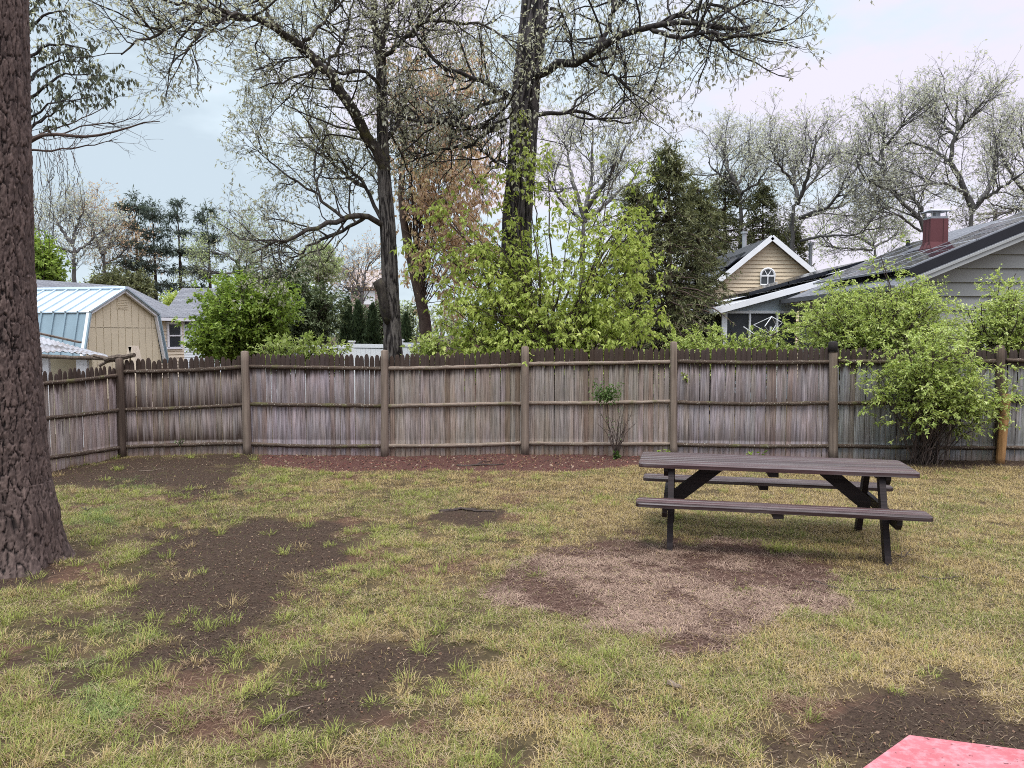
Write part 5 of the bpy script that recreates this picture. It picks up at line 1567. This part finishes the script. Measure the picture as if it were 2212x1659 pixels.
# --- dark hemlocks at right of the oak
def conifer(name, label, b, H, Lmax, nb, bark, lmat, seed, droop=.18, nn=14, leaf=(.13, .035), base=.08, taper=.85, group=None, tw=(7, .5), gap=0.0, flatn=1.2, upturn=0.0):
    rg = np.random.default_rng(seed)
    rt = thing(name, label, 'tree', b * [1, 1, 0], group); b = b * [1, 1, 0]
    tp = np.array([b + [0, 0, 0], b + [.1, 0, H * .5], b + [0, 0, H]])
    mb = MB(); mb.tubes(smooth_path(tp, 10), np.linspace(.02 * H, .01, 10), 8); mb.build('trunk', bark, rt, True)
    h = base + (1 - base) * rg.random(nb) ** (1.0)
    if gap: h = np.round(h / gap) * gap + rg.normal(0, gap * .12, nb); h = np.clip(h, base, .995)
    L = Lmax * (1 - h) ** taper * (.30 + .9 * rg.random(nb) ** 1.2) + .05 * Lmax
    a = rg.random(nb) * 6.283; K = 7; t_ = np.linspace(0, 1, K)
    P = np.empty((nb, K, 3))
    P[..., 0] = b[0] + (L * np.cos(a))[:, None] * t_; P[..., 1] = b[1] + (L * np.sin(a))[:, None] * t_
    P[..., 2] = (h * H)[:, None] + L[:, None] * (.12 * t_ - (droop + .12) * t_ ** 2 + upturn * t_ ** 3)
    P[:, 1:] += rg.normal(0, .03, P[:, 1:].shape)
    Rr = (.012 + .012 * L)[:, None] * np.linspace(1, .25, K)
    mb = MB(); mb.tubes(P, Rr, 4); mb.build('branches', bark, rt, True)
    c1, r1_ = sprout(rg, P[:, 1:], Rr[:, 1:], n=tw[0], t0=0, t1=1, ang=R(55), length=tw[1], K=4, up=-.03, wob=.12, rr=.01, rmin=.003, grow=.4, flat=.85)
    lf = MB(); leaves(lf, rg, c1, nn, leaf[0], leaf[1], t0=.0, droop=.15, tw=.7, spread=.8, flatn=flatn)
    leaves(lf, rg, P[:, 3:], nn, leaf[0], leaf[1], t0=.2, droop=.1, tw=.7, spread=.8, flatn=flatn)
    lf.build('crown', lmat, rt)


def conif_px(name, label, px, ytop, Y, wpx, nb, lmat, seed, **kw):
    b = at(px, 760, Y); H = at(px, ytop, Y)[2]
    conifer(name, label, b, H, wpx / F * Y, nb, M_BR_R, lmat, seed, **kw)


conif_px('hemlock_tree', 'tall dark hemlock with a feathery spire right of the bright sapling', 1437, 322, 23, 185, 300, L_HEM, 81, nn=12, taper=.75, droop=.28)
conif_px('hemlock_tree', 'broad dark olive hemlock standing left of the yellow house', 1500, 395, 24.5, 165, 280, L_HEM, 82, nn=12, taper=.7, droop=.28)
conif_px('hemlock_tree', 'small ragged hemlock tucked between the bright sapling and the tall spire', 1375, 395, 25, 130, 240, L_HEM, 83, nn=13, taper=.7, droop=.28)
conif_px('hemlock_tree', 'dark green hemlock showing behind the left roof slope of the yellow house', 1560, 375, 46, 200, 320, L_HEM, 86, nn=11, taper=.7, droop=.25, leaf=(.18, .05), tw=(7, .7))
conif_px('spruce_tree', 'olive green conifer rising directly behind the yellow house gable', 1640, 405, 44, 150, 260, L_HEM, 84, nn=10, taper=.7, leaf=(.18, .05), tw=(7, .7))
conif_px('spruce_tree', 'lower yellowish conifer between the yellow house and its grey flue', 1705, 470, 47, 110, 220, L_HEM, 85, nn=9, leaf=(.18, .05), tw=(7, .7))

# --- white pines far left
for k, (px, yt, Y, w, nb, lb) in enumerate(((300, 420, 56, 78, 150, 'broadest white pine of the far row above the grey roof'), (338, 440, 58, 62, 110, 'white pine crowding the broadest pine on its right'),
                                          (392, 437, 60, 58, 110, 'slender white pine standing between its neighbours above the roof valley'), (455, 452, 59, 62, 120, 'rightmost white pine of the far row above the dogwood'))):
    conif_px('white_pine', lb, px, yt, Y, w, int(nb * .8), L_PINE, 90 + k, nn=8, leaf=(.34, .07), base=.2, taper=.42, group='white pines beyond the grey roof', tw=(6, .8), gap=.115, droop=.06, upturn=.16, flatn=2.5)


# --- distant budding trees
def far_tree(name, label, bpx, Y, trunk, limbs, seed, lmat=L_GREY, len0=2.6, n0=11, leaf=(.15, .075), nl=2, r=.22, bark=M_BR_G, group='budding trees beyond the houses', n1=10):
    tp = np.vstack([at(bpx, 760, Y) * [1, 1, 0], pxpath(trunk, Y)])
    s = len0
    return tree(name, label, tp[0], (tp, r, r * .35), [(pxpath(p, Y), r * a, r * b) for p, a, b in limbs],
                [dict(n=n0, n_trunk=7, t0=.2, t1=1, ang=R(42), length=s, K=6, up=.10, wob=.2, rr=.014, rmin=.011, grow=.3, S=4), dict(n=n1, t0=.15, t1=1, ang=R(42), length=s * .5, K=5, up=.09, wob=.24, rr=.012, rmin=.008, grow=.3, S=3),
                 dict(n=3, t0=.2, t1=1, ang=R(42), length=s * .26, K=4, up=.08, wob=.25, rr=.01, rmin=.006, grow=.2, S=3)],
                dict(n=nl, L=leaf[0], W=leaf[1], t0=.25, droop=.1, tw=.3, spread=.9, flatn=.3), bark, lmat, seed, wob=.035, group=group, split=False, S=6, main_from=.6)


far_tree('budding_tree', 'vase shaped budding tree with long low limb above the grey flue', 1722, 42, [(1712, 480, 0), (1722, 440, 0)],
         [([(1722, 440, 0), (1716, 390, 1), (1701, 333, 2), (1690, 290, 2)], .6, .15), ([(1724, 440, 0), (1741, 390, -1), (1758, 333, -2), (1765, 285, -2)], .55, .15), ([(1728, 470, 0), (1795, 443, -2), (1825, 393, -3), (1862, 352, -3)], .5, .12),
          ([(1728, 472, 0), (1790, 452, 1), (1830, 440, 2), (1868, 410, 2)], .45, .1), ([(1716, 400, 0), (1680, 350, -2), (1660, 310, -3)], .4, .12), ([(1730, 420, 0), (1780, 360, 2), (1800, 310, 3)], .4, .12),
          ([(1730, 520, 0), (1765, 512, -1), (1840, 508, -2), (1900, 490, -2)], .4, .1)], 101)
far_tree('budding_tree', 'pale budding tree leaning left above the red chimney', 2010, 40, [(1998, 500, 0), (1965, 455, 0), (1931, 417, 0)],
         [([(1931, 417, 0), (1912, 365, 1), (1908, 320, 1), (1911, 265, 1)], .65, .15), ([(1912, 365, 1), (1885, 340, 2), (1868, 300, 2)], .4, .12), ([(1931, 417, 0), (1890, 395, -1), (1865, 380, -2), (1850, 345, -2)], .4, .12), ([(1911, 320, 0), (1935, 290, -1), (1950, 262, -1)], .4, .12),
          ([(2000, 480, 0), (1985, 440, 1), (1960, 425, 2), (1930, 418, 2)], .5, .1), ([(1990, 500, 0), (1940, 465, -1), (1885, 455, -2)], .3, .1)], 102)
far_tree('budding_tree', 'tallest budding tree of the right skyline with a stout forked trunk', 2092, 40, [(2095, 497, 0), (2104, 455, 0)],
         [([(2104, 455, 0), (2085, 410, 0), (2068, 377, 0), (2055, 347, 0), (2064, 293, 0), (2068, 207, 0)], .8, .12), ([(2060, 360, 0), (2021, 327, 1), (1975, 310, 2), (1945, 318, 2)], .5, .12), ([(2090, 420, 0), (2050, 400, -1), (2011, 397, -2), (1975, 420, -3)], .5, .12),
          ([(2106, 450, 0), (2141, 393, 1), (2150, 330, 1), (2145, 265, 2)], .6, .12), ([(2066, 285, 0), (2100, 250, -1), (2120, 225, -1)], .4, .12), ([(2110, 440, 0), (2170, 400, -1), (2215, 370, -2)], .5, .12), ([(2068, 300, 0), (2030, 260, 1), (2010, 235, 1)], .4, .12)], 103, n0=12)
far_tree('budding_tree', 'budding tree cut off by the right edge above the utility pole', 2230, 44, [(2225, 500, 0), (2225, 430, 0)],
         [([(2225, 430, 0), (2190, 380, 0), (2165, 340, 0), (2160, 300, 0)], .6, .12), ([(2225, 420, 0), (2215, 340, 1), (2205, 270, 1)], .6, .12), ([(2225, 450, 0), (2180, 450, -1), (2140, 440, -2)], .4, .12)], 104)
far_tree('budding_tree', 'leftmost budding tree on the right skyline behind the dark hemlocks', 1600, 45, [(1601, 430, 0), (1590, 400, 0)],
         [([(1590, 400, 0), (1575, 370, 0), (1565, 335, 1), (1570, 300, 1)], .6, .12), ([(1590, 405, 0), (1610, 370, 1), (1625, 335, 1)], .5, .12), ([(1590, 400, 0), (1550, 375, -1), (1530, 350, -1)], .45, .12), ([(1600, 420, 0), (1640, 390, -1), (1660, 360, -2)], .4, .12)], 105)
far_tree('budding_tree', 'fan shaped budding tree filling the gap right of the big oak trunk', 1255, 38, [(1258, 560, 0), (1262, 470, 0)],
         [([(1262, 470, 0), (1240, 400, 0), (1225, 330, 1), (1215, 280, 1)], .6, .12), ([(1262, 470, 0), (1275, 390, 1), (1280, 320, 1), (1280, 265, 1)], .6, .12), ([(1262, 460, 0), (1310, 390, -1), (1345, 330, -2), (1365, 290, -2)], .6, .12),
          ([(1260, 480, 0), (1210, 430, -1), (1185, 390, -2)], .45, .12), ([(1262, 480, 0), (1320, 430, 1), (1365, 390, 2), (1385, 350, 2)], .5, .12)], 106)
far_tree('budding_tree', 'low pale green tree between the grey flue and the red chimney', 1890, 60, [(1890, 560, 0), (1885, 530, 0)],
         [([(1885, 530, 0), (1850, 510, 0), (1820, 500, 0)], .6, .15), ([(1885, 530, 0), (1895, 500, 1), (1905, 480, 1)], .6, .15), ([(1885, 535, 0), (1925, 515, 1), (1950, 500, 1)], .5, .15), ([(1885, 540, 0), (1810, 535, 0), (1775, 530, 0)], .5, .15)], 107, L_GREYG)
far_tree('grey_tree', 'bare grey tree above the barn roof beside the pine trunk', 150, 50, [(160, 560, 0), (155, 530, 0)],
         [([(155, 530, 0), (130, 490, 0), (115, 460, 0)], .6, .12), ([(155, 530, 0), (165, 490, 1), (180, 455, 1)], .6, .12), ([(158, 550, 0), (195, 520, 1), (220, 500, 1)], .5, .12), ([(155, 545, 0), (115, 530, -1), (95, 510, -1)], .5, .12)], 108, L_GREY, nl=2, group='bare trees beyond the grey roof')
far_tree('grey_tree', 'bare grey brown tree with faint orange buds left of the white pines', 225, 54, [(225, 580, 0), (222, 550, 0)],
         [([(222, 550, 0), (205, 510, 0), (200, 475, 0)], .6, .12), ([(222, 550, 0), (240, 520, 1), (250, 485, 1)], .6, .12), ([(225, 570, 0), (262, 550, 1), (275, 530, 1)], .4, .12)], 109, L_TAN, nl=3, group='bare trees beyond the grey roof')
far_tree('grey_tree', 'hazy grey green tree between the white pines and the dogwood', 520, 58, [(520, 600, 0), (515, 570, 0)],
         [([(515, 570, 0), (490, 550, 0), (470, 540, 0)], .5, .12), ([(515, 570, 0), (525, 535, 1), (540, 510, 1)], .6, .12), ([(518, 590, 0), (560, 560, 1), (580, 545, 1)], .5, .12), ([(515, 590, 0), (460, 590, -1), (420, 575, -1)], .5, .12)], 110, L_GREYG, nl=3, group='bare trees beyond the grey roof')
far_tree('grey_tree', 'spindly bare tree with pinkish twigs left of the forked trunk', 775, 46, [(780, 660, 0), (780, 630, 0)],
         [([(780, 630, 0), (765, 600, 0), (750, 580, 0)], .5, .12), ([(780, 630, 0), (790, 590, 1), (800, 565, 1)], .5, .12), ([(780, 640, 0), (745, 620, 1), (735, 610, 1)], .4, .12)], 111, L_TAN, nl=1, group='bare trees beyond the grey roof', len0=2.0)
far_tree('pale_tree', 'small pale green tree peeking above the dark evergreen', 697, 40, [(697, 620, 0), (697, 600, 0)],
         [([(697, 600, 0), (690, 575, 0), (692, 558, 0)], .6, .15), ([(697, 605, 0), (712, 580, 1), (715, 565, 1)], .6, .15), ([(697, 610, 0), (680, 590, -1), (674, 578, -1)], .6, .15)], 112, L_GREYG, len0=1.1, nl=6, group=None)
bush('green_tree', 'yellow green tree above the barn ridge right beside the pine trunk', [at(85, 760, 38) * [1, 1, 0]], [(60, 610), (70, 520), (95, 512), (120, 560), (128, 600)], 38, 1.2, 50,
     [dict(n=8, t0=.1, t1=1, ang=R(50), length=.9, K=5, up=.05, wob=.2, rr=.012, rmin=.006, grow=.2), dict(n=4, t0=.2, t1=1, ang=R(45), length=.4, K=4, up=.05, wob=.2, rr=.01, rmin=.005, grow=.2)], dict(n=6, L=.2, W=.1, t0=0, droop=.2), M_STEM, L_DOG, 113, cat='tree', r0=.08)
bush('round_shrub', 'dark green rounded treetop showing above the ridge of the long grey roof', [at(280, 760, 44) * [1, 1, 0]], [(190, 622), (215, 602), (250, 596), (290, 598), (318, 612), (326, 640), (250, 640)], 44, 1.2, 70,
     [dict(n=9, t0=.1, t1=1, ang=R(50), length=.9, K=5, up=.05, wob=.2, rr=.012, rmin=.006, grow=.2), dict(n=4, t0=.2, t1=1, ang=R(45), length=.4, K=4, up=.05, wob=.2, rr=.01, rmin=.005, grow=.2)], dict(n=6, L=.2, W=.09, t0=0, droop=.1), M_STEM, L_HEM, 114, cat='tree', r0=.08)
bush('yellow_bush', 'yellowish low bush in the roof valley between the two grey roofs', [at(385, 760, 50) * [1, 1, 0]], [(350, 660), (360, 635), (380, 625), (400, 630), (410, 660)], 50, .8, 30,
     [dict(n=8, t0=.1, t1=1, ang=R(50), length=.7, K=5, up=.05, wob=.2, rr=.012, rmin=.006, grow=.2)], dict(n=10, L=.2, W=.1, t0=0, droop=.1), M_STEM, L_SPRING, 115, r0=.05)

# a far low mass of woodland closing the skyline behind everything
rg = np.random.default_rng(120); lf = MB(); tws = MB()
n = 900; X = rg.uniform(-95, 95, n); Yw = rg.uniform(85, 100, n); Hh = 3.0 + 4.5 * fbm(X * .09, Yw * 0, 9, 3) ** 1.5 * 1.6
b = np.stack([X, Yw, np.zeros(n)], -1); P = b[:, None] + np.array([0, 0, 1.])[None, None] * (Hh[:, None] * np.linspace(0, 1, 5))[..., None]; P[:, 1:] += rg.normal(0, .25, P[:, 1:].shape)
tws.tubes(P, np.tile(np.linspace(.09, .02, 5), (n, 1)), 3)
c1, r1_ = sprout(rg, P, np.tile(np.linspace(.09, .02, 5), (n, 1)), n=7, t0=.2, t1=1, ang=R(40), length=2.0, K=4, up=.1, wob=.2, rmin=.012)
tws.tubes(c1, r1_, 3); leaves(lf, rg, c1, 7, .38, .18, droop=.1, tw=.3)
wd = thing('woodland', 'hazy far woodland along the skyline', None, (0, 90, 0)); tag(wd, None, None, None, 'stuff')
tws.build('far_trunks', M_BR_G, wd); lf.build('far_leaves', L_GREYG, wd)

# --- leafy tree partly hidden by the pine at left
Yc = 12.6
cl = [([(30, 330, 0), (70, 305, -.2), (90, 292, -.3), (150, 292, -.5), (215, 293, -.7), (262, 285, -.8), (305, 266, -.9), (345, 262, -1)], .034, .006), ([(55, 325, 0), (110, 324, .2), (170, 320, .3), (220, 310, .4), (255, 300, .5)], .018, .004),
      ([(40, 300, 0), (85, 265, .2), (120, 245, .3), (150, 220, .4)], .030, .006), ([(30, 240, 0), (80, 200, -.2), (130, 165, -.3), (190, 160, -.4)], .032, .006), ([(30, 160, 0), (80, 110, .2), (140, 95, .3), (195, 110, .4)], .034, .006),
      ([(30, 90, 0), (80, 45, -.2), (120, 25, -.3), (150, 35, -.4)], .03, .006), ([(40, 200, 0), (85, 150, .4), (140, 130, .6), (185, 135, .7)], .028, .006), ([(60, 260, 0), (110, 225, -.5), (170, 215, -.7), (210, 205, -.8)], .02, .005), ([(30, 60, 0), (70, 20, 0), (100, -30, .1)], .035, .01)]
tree('cherry_tree', 'leafy dark tree reaching out from behind the pine trunk at upper left', at(20, 760, Yc), (np.vstack([at(0, 760, Yc) * [1, 1, 0], pxpath([(0, 760), (8, 500), (15, 300), (20, 100), (25, -60)], Yc)]), .13, .07), [(pxpath(p, Yc), a, b) for p, a, b in cl[2:]],
     [dict(n=8, t0=.15, t1=1, ang=R(48), length=.7, K=7, up=.02, wob=.2, rr=.012, rmin=.003, grow=.3, S=4), dict(n=5, t0=.2, t1=1, ang=R(42), length=.34, K=5, up=-.05, wob=.2, rr=.012, rmin=.0022, grow=.3, S=3)],
     dict(n=7, L=.085, W=.036, t0=.1, droop=.9, tw=.3, spread=.5), M_BR_D, L_CHER, 121, K=12, wob=.015)
tree('bare_sapling', 'thin bare twiggy tree reaching right across the open sky beside the pine trunk', at(35, 760, 11.9), (np.vstack([at(5, 760, 11.9) * [1, 1, 0], pxpath([(5, 760), (20, 450), (40, 330)], 11.9)]), .06, .04),
     [(pxpath(p, 11.9), a, b) for p, a, b in cl[:2]] + [(pxpath([(60, 300, 0), (130, 275, .2), (190, 252, .3), (230, 225, .4), (262, 205, .5)], 11.9), .012, .004), (pxpath([(120, 292, -.3), (200, 268, -.2), (270, 262, -.1), (310, 235, 0)], 11.9), .012, .004)],
     [dict(n=9, t0=.2, t1=1, ang=R(42), length=.62, K=8, up=.12, wob=.15, rr=.010, rmin=.0035, grow=.35, S=4), dict(n=3, t0=.3, t1=1, ang=R(40), length=.32, K=5, up=.1, wob=.15, rr=.01, rmin=.0028, grow=.3, S=3)], None, M_BR_R, None, 122, K=12, wob=.012)
rg = np.random.default_rng(123); mb = MB(); VN = []
for k in range(26):
    x0 = rg.uniform(70, 160); y0 = 300 + rg.uniform(-10, 30); l_ = rg.uniform(60, 230); sw = rg.uniform(-25, 50)
    pts = [(x0, y0, 0), (x0 + sw * .5, y0 + l_ * .35, rg.normal(0, .2)), (x0 + sw * rg.uniform(.2, 1), y0 + l_ * .7, rg.normal(0, .2)), (x0 + sw * rg.uniform(-.4, .6), y0 + l_, rg.normal(0, .2))]
    VN.append(smooth_path(pxpath(pts, 11.9), 16, .012, rg))
VN = np.array(VN); mb.tubes(VN, np.full(VN.shape[:2], .0035), 4)
tag(mb.build('hanging_vines', M_BR_R, None, True, VN[0, 0]), 'tangle of thin bare vines hanging down beside the pine trunk', 'vine')

# --- euonymus shrubs at right, behind and in front of the fence
TWE = [dict(n=6, t0=.15, t1=1, ang=R(68), length=.50, K=5, up=.0, wob=.14, rr=.010, rmin=.0025, grow=.2, flat=.9), dict(n=4, t0=.2, t1=1, ang=R(45), length=.20, K=4, up=.0, wob=.12, rr=.01, rmin=.0018, grow=.2, flat=.93)]
LFE = dict(n=9, L=.056, W=.026, t0=.05, droop=.12, tw=.6, spread=.5, flatn=2.0)
TWF = [dict(TWE[0], n=9, length=.42), TWE[1]]
Yb = 13.0
bush('euonymus_shrub', 'large bright green shrub behind the fence before the grey siding', [at(px, 760, Yb)[0] * np.array([1., 0, 0]) + [0, Yb + d, 0] for px, d in ((1850, 0), (1900, .3), (1960, -.1))],
     [(1690, 750), (1700, 700), (1720, 680), (1725, 640), (1770, 640), (1790, 600), (1850, 610), (1880, 625), (1960, 600), (2010, 620), (2060, 655), (2080, 760), (1960, 755), (1800, 755)], Yb, .9, 190, TWE, LFE, M_STEM, L_EUON, 131, r0=.012, inset=10,
     extra=np.array([at(x, y, Yb + d) for x, y, d in ((1902, 552, 0), (1904, 575, .1), (1812, 592, .1), (1985, 595, .2), (1800, 770, -.7), (1860, 772, -.75), (1755, 768, -.7))]))
bush('euonymus_shrub', 'bright green shrub behind the fence at the right edge of the picture', [at(2150, 760, Yb) * [1, 1, 0], at(2190, 760, Yb) * [1, 1, 0]],
     [(2060, 755), (2060, 665), (2090, 645), (2140, 625), (2180, 615), (2215, 620), (2290, 640), (2290, 755)], Yb, .8, 80, TWE, LFE, M_STEM, L_EUON, 132, r0=.014, inset=16, extra=np.array([at(2195, 590, Yb), at(2160, 610, Yb)]))
bush('euonymus_shrub', 'low bright green shrub behind the pickets below the screened porch', [at(px, 760, Yb) * [1, 1, 0] for px in (1480, 1560, 1640)],
     [(1400, 770), (1410, 725), (1440, 708), (1480, 722), (1530, 728), (1560, 714), (1610, 722), (1650, 726), (1690, 702), (1720, 702), (1710, 770)], Yb + .1, .5, 80, [dict(TWE[0], length=.28), dict(TWE[1], length=.14)], LFE, M_STEM, L_EUON, 133, r0=.010)
fb = gnd(2000, 1003)
bush('leafy_shrub', 'bright green many stemmed shrub growing in front of the fence near the orange log post', [fb + [d, e_, 0] for d, e_ in ((0, 0), (.08, .03), (-.07, .04), (.14, -.02), (-.12, 0))],
     [(1915, 862), (1945, 820), (1925, 785), (1960, 765), (1890, 755), (1880, 725), (1980, 712), (2060, 718), (2120, 750), (2135, 800), (2170, 835), (2175, 872), (2105, 876), (2090, 905), (2040, 912), (1985, 905), (1950, 885)], fb[1] - .05, .5, 44, TWF, LFE, M_STEM, L_EUON, 134, r0=.0075, r1=.003, bend=.30, inset=14,
     extra=np.array([at(x, y, fb[1] + d) for x, y, d in ((1920, 862, -.1), (2195, 835, -.2), (2200, 880, -.2), (1890, 770, .1), (1870, 745, .1), (2160, 770, -.1), (1925, 720, .0), (1985, 705, .05), (2050, 700, .0), (2100, 722, -.1), (1850, 760, .0))]))
bush('bare_stems', 'clump of bare stems at the foot of the right shrub', [fb + [.05, -.1, 0]], [(1920, 930), (1960, 905), (2060, 905), (2120, 915), (2090, 950), (1950, 950)], fb[1] - .1, .35, 34, [dict(n=3, t0=.2, t1=1, ang=R(35), length=.2, K=4, up=.1, wob=.2, rmin=.0025)], dict(n=0, L=.05, W=.02), M_STEM, L_EUON, 135, r0=.010) if False else None

# small half-bare shrub against the fence, right of centre
sb = gnd(1330, 991) + [0, -.05, 0]
rg = np.random.default_rng(140)
sr = thing('half_bare_shrub', 'small half bare twiggy shrub with one green tuft against the fence centre right', 'shrub', sb)
pts = [[(1330 + rg.normal(0, 5), 990, 0), (1330 + (x - 1330) * .35, 940, -.03), (1330 + (x - 1330) * .8, (y + 940) / 2 - 8, -.06), (x, y, -.05)] for x, y in ((1298, 892), (1308, 878), (1316, 902), (1325, 880), (1333, 905), (1340, 888), (1348, 876), (1358, 895), (1366, 885), (1372, 915), (1290, 915), (1362, 925), (1303, 930), (1338, 925))]
P = np.array([smooth_path(pxpath(p, sb[1]), 9, .008, rg) for p in pts]); P = np.array([p + (sb - p[0]) * [1, 1, 1] * np.linspace(1, 0, 9)[:, None] for p in P])
mb = MB(); mb.tubes(P, np.tile(np.linspace(.007, .003, 9), (len(P), 1)), 5); c1, r1_ = sprout(rg, P, np.tile(np.linspace(.006, .0025, 9), (len(P), 1)), n=5, t0=.3, t1=1, ang=R(40), length=.2, K=4, up=.1, wob=.2, rmin=.0022); mb.tubes(c1, r1_, 3); mb.build('stems', M_STEM, sr, True)
s1 = smooth_path(pxpath([(1330, 990, 0), (1318, 940, .02), (1312, 880, .02), (1305, 845, 0)], sb[1]), 10); mb = MB(); mb.tubes(s1, np.linspace(.006, .003, 10), 5); mb.build('tall_stem', M_STEM, sr, True)
ce = pxpath([(1280 + 8 * k, 858 - 3 * (k % 3), 0) for k in range(8)], sb[1]); st = s1[-3]
tu_ = np.stack([np.linspace(st, e_ + rg.normal(0, .03, 3) + [0, -.05, .04], 5) for e_ in np.vstack([ce, ce + [0, 0, .09], ce + [0, -.06, .15]])])
lf = MB(); leaves(lf, rg, tu_, 22, .05, .026, t0=.3, droop=.2, tw=.4, jit=.02); leaves(lf, rg, c1[:30], 2, .03, .015, t0=.3); leaves(lf, rg, P[:, :2], 6, .06, .035, droop=.0); lf.build('leaves', m_leaf('tuft_leaf', [(.06, .11, .03), (.11, .18, .05), (.18, .26, .09)], .3), sr)

# weeds along the fence
def weed(px, py, h, n, lb, sd, L=.06, W=.035, lm=L_DOG, dz=0.0, Yoff=-.03):
    rg = np.random.default_rng(sd); b = gnd(px, py) + [0, Yoff, dz]
    E = b + np.stack([rg.normal(0, h * .45, n), rg.normal(0, h * .3, n) - h * .1, h * (.4 + .7 * rg.random(n))], -1)
    P = np.stack([b + (E - b) * t_ + [0, 0, .12 * h * math.sin(t_ * 3.14)] for t_ in np.linspace(0, 1, 5)], 1)
    r_ = thing('weed', lb, 'plant', b)
    mb = MB(); mb.tubes(P, np.full(P.shape[:2], .003), 4); mb.build('stems', M_STEM, r_, True)
    lf = MB(); leaves(lf, rg, P, 5, L, W, t0=.3, droop=.3, tw=.5, spread=.7); lf.build('leaves', lm, r_)


weed(1430, 993, .16, 9, 'small broad leaved weed left of the fence post behind the picnic table', 150)
weed(1632, 998, .15, 6, 'little weed growing in the fence bay directly behind the picnic table', 151)
weed(1478, 985, .14, 5, 'tuft of leaves sprouting from the fence rail beside the post with the bare top', 152, dz=1.18, lm=L_EUON, Yoff=-.08)
weed(395, 990, .12, 9, 'mossy dark green weed on the lowest rail of the stained fence bay', 153, dz=.20, lm=L_EVER, Yoff=-.10, L=.035, W=.02)
weed(548, 975, .10, 4, 'tiny yellow green sprout beside the second fence post', 154, dz=.80, lm=L_EUON, Yoff=-.10, L=.04)
# broad tufts in the lawn
rg = np.random.default_rng(160)
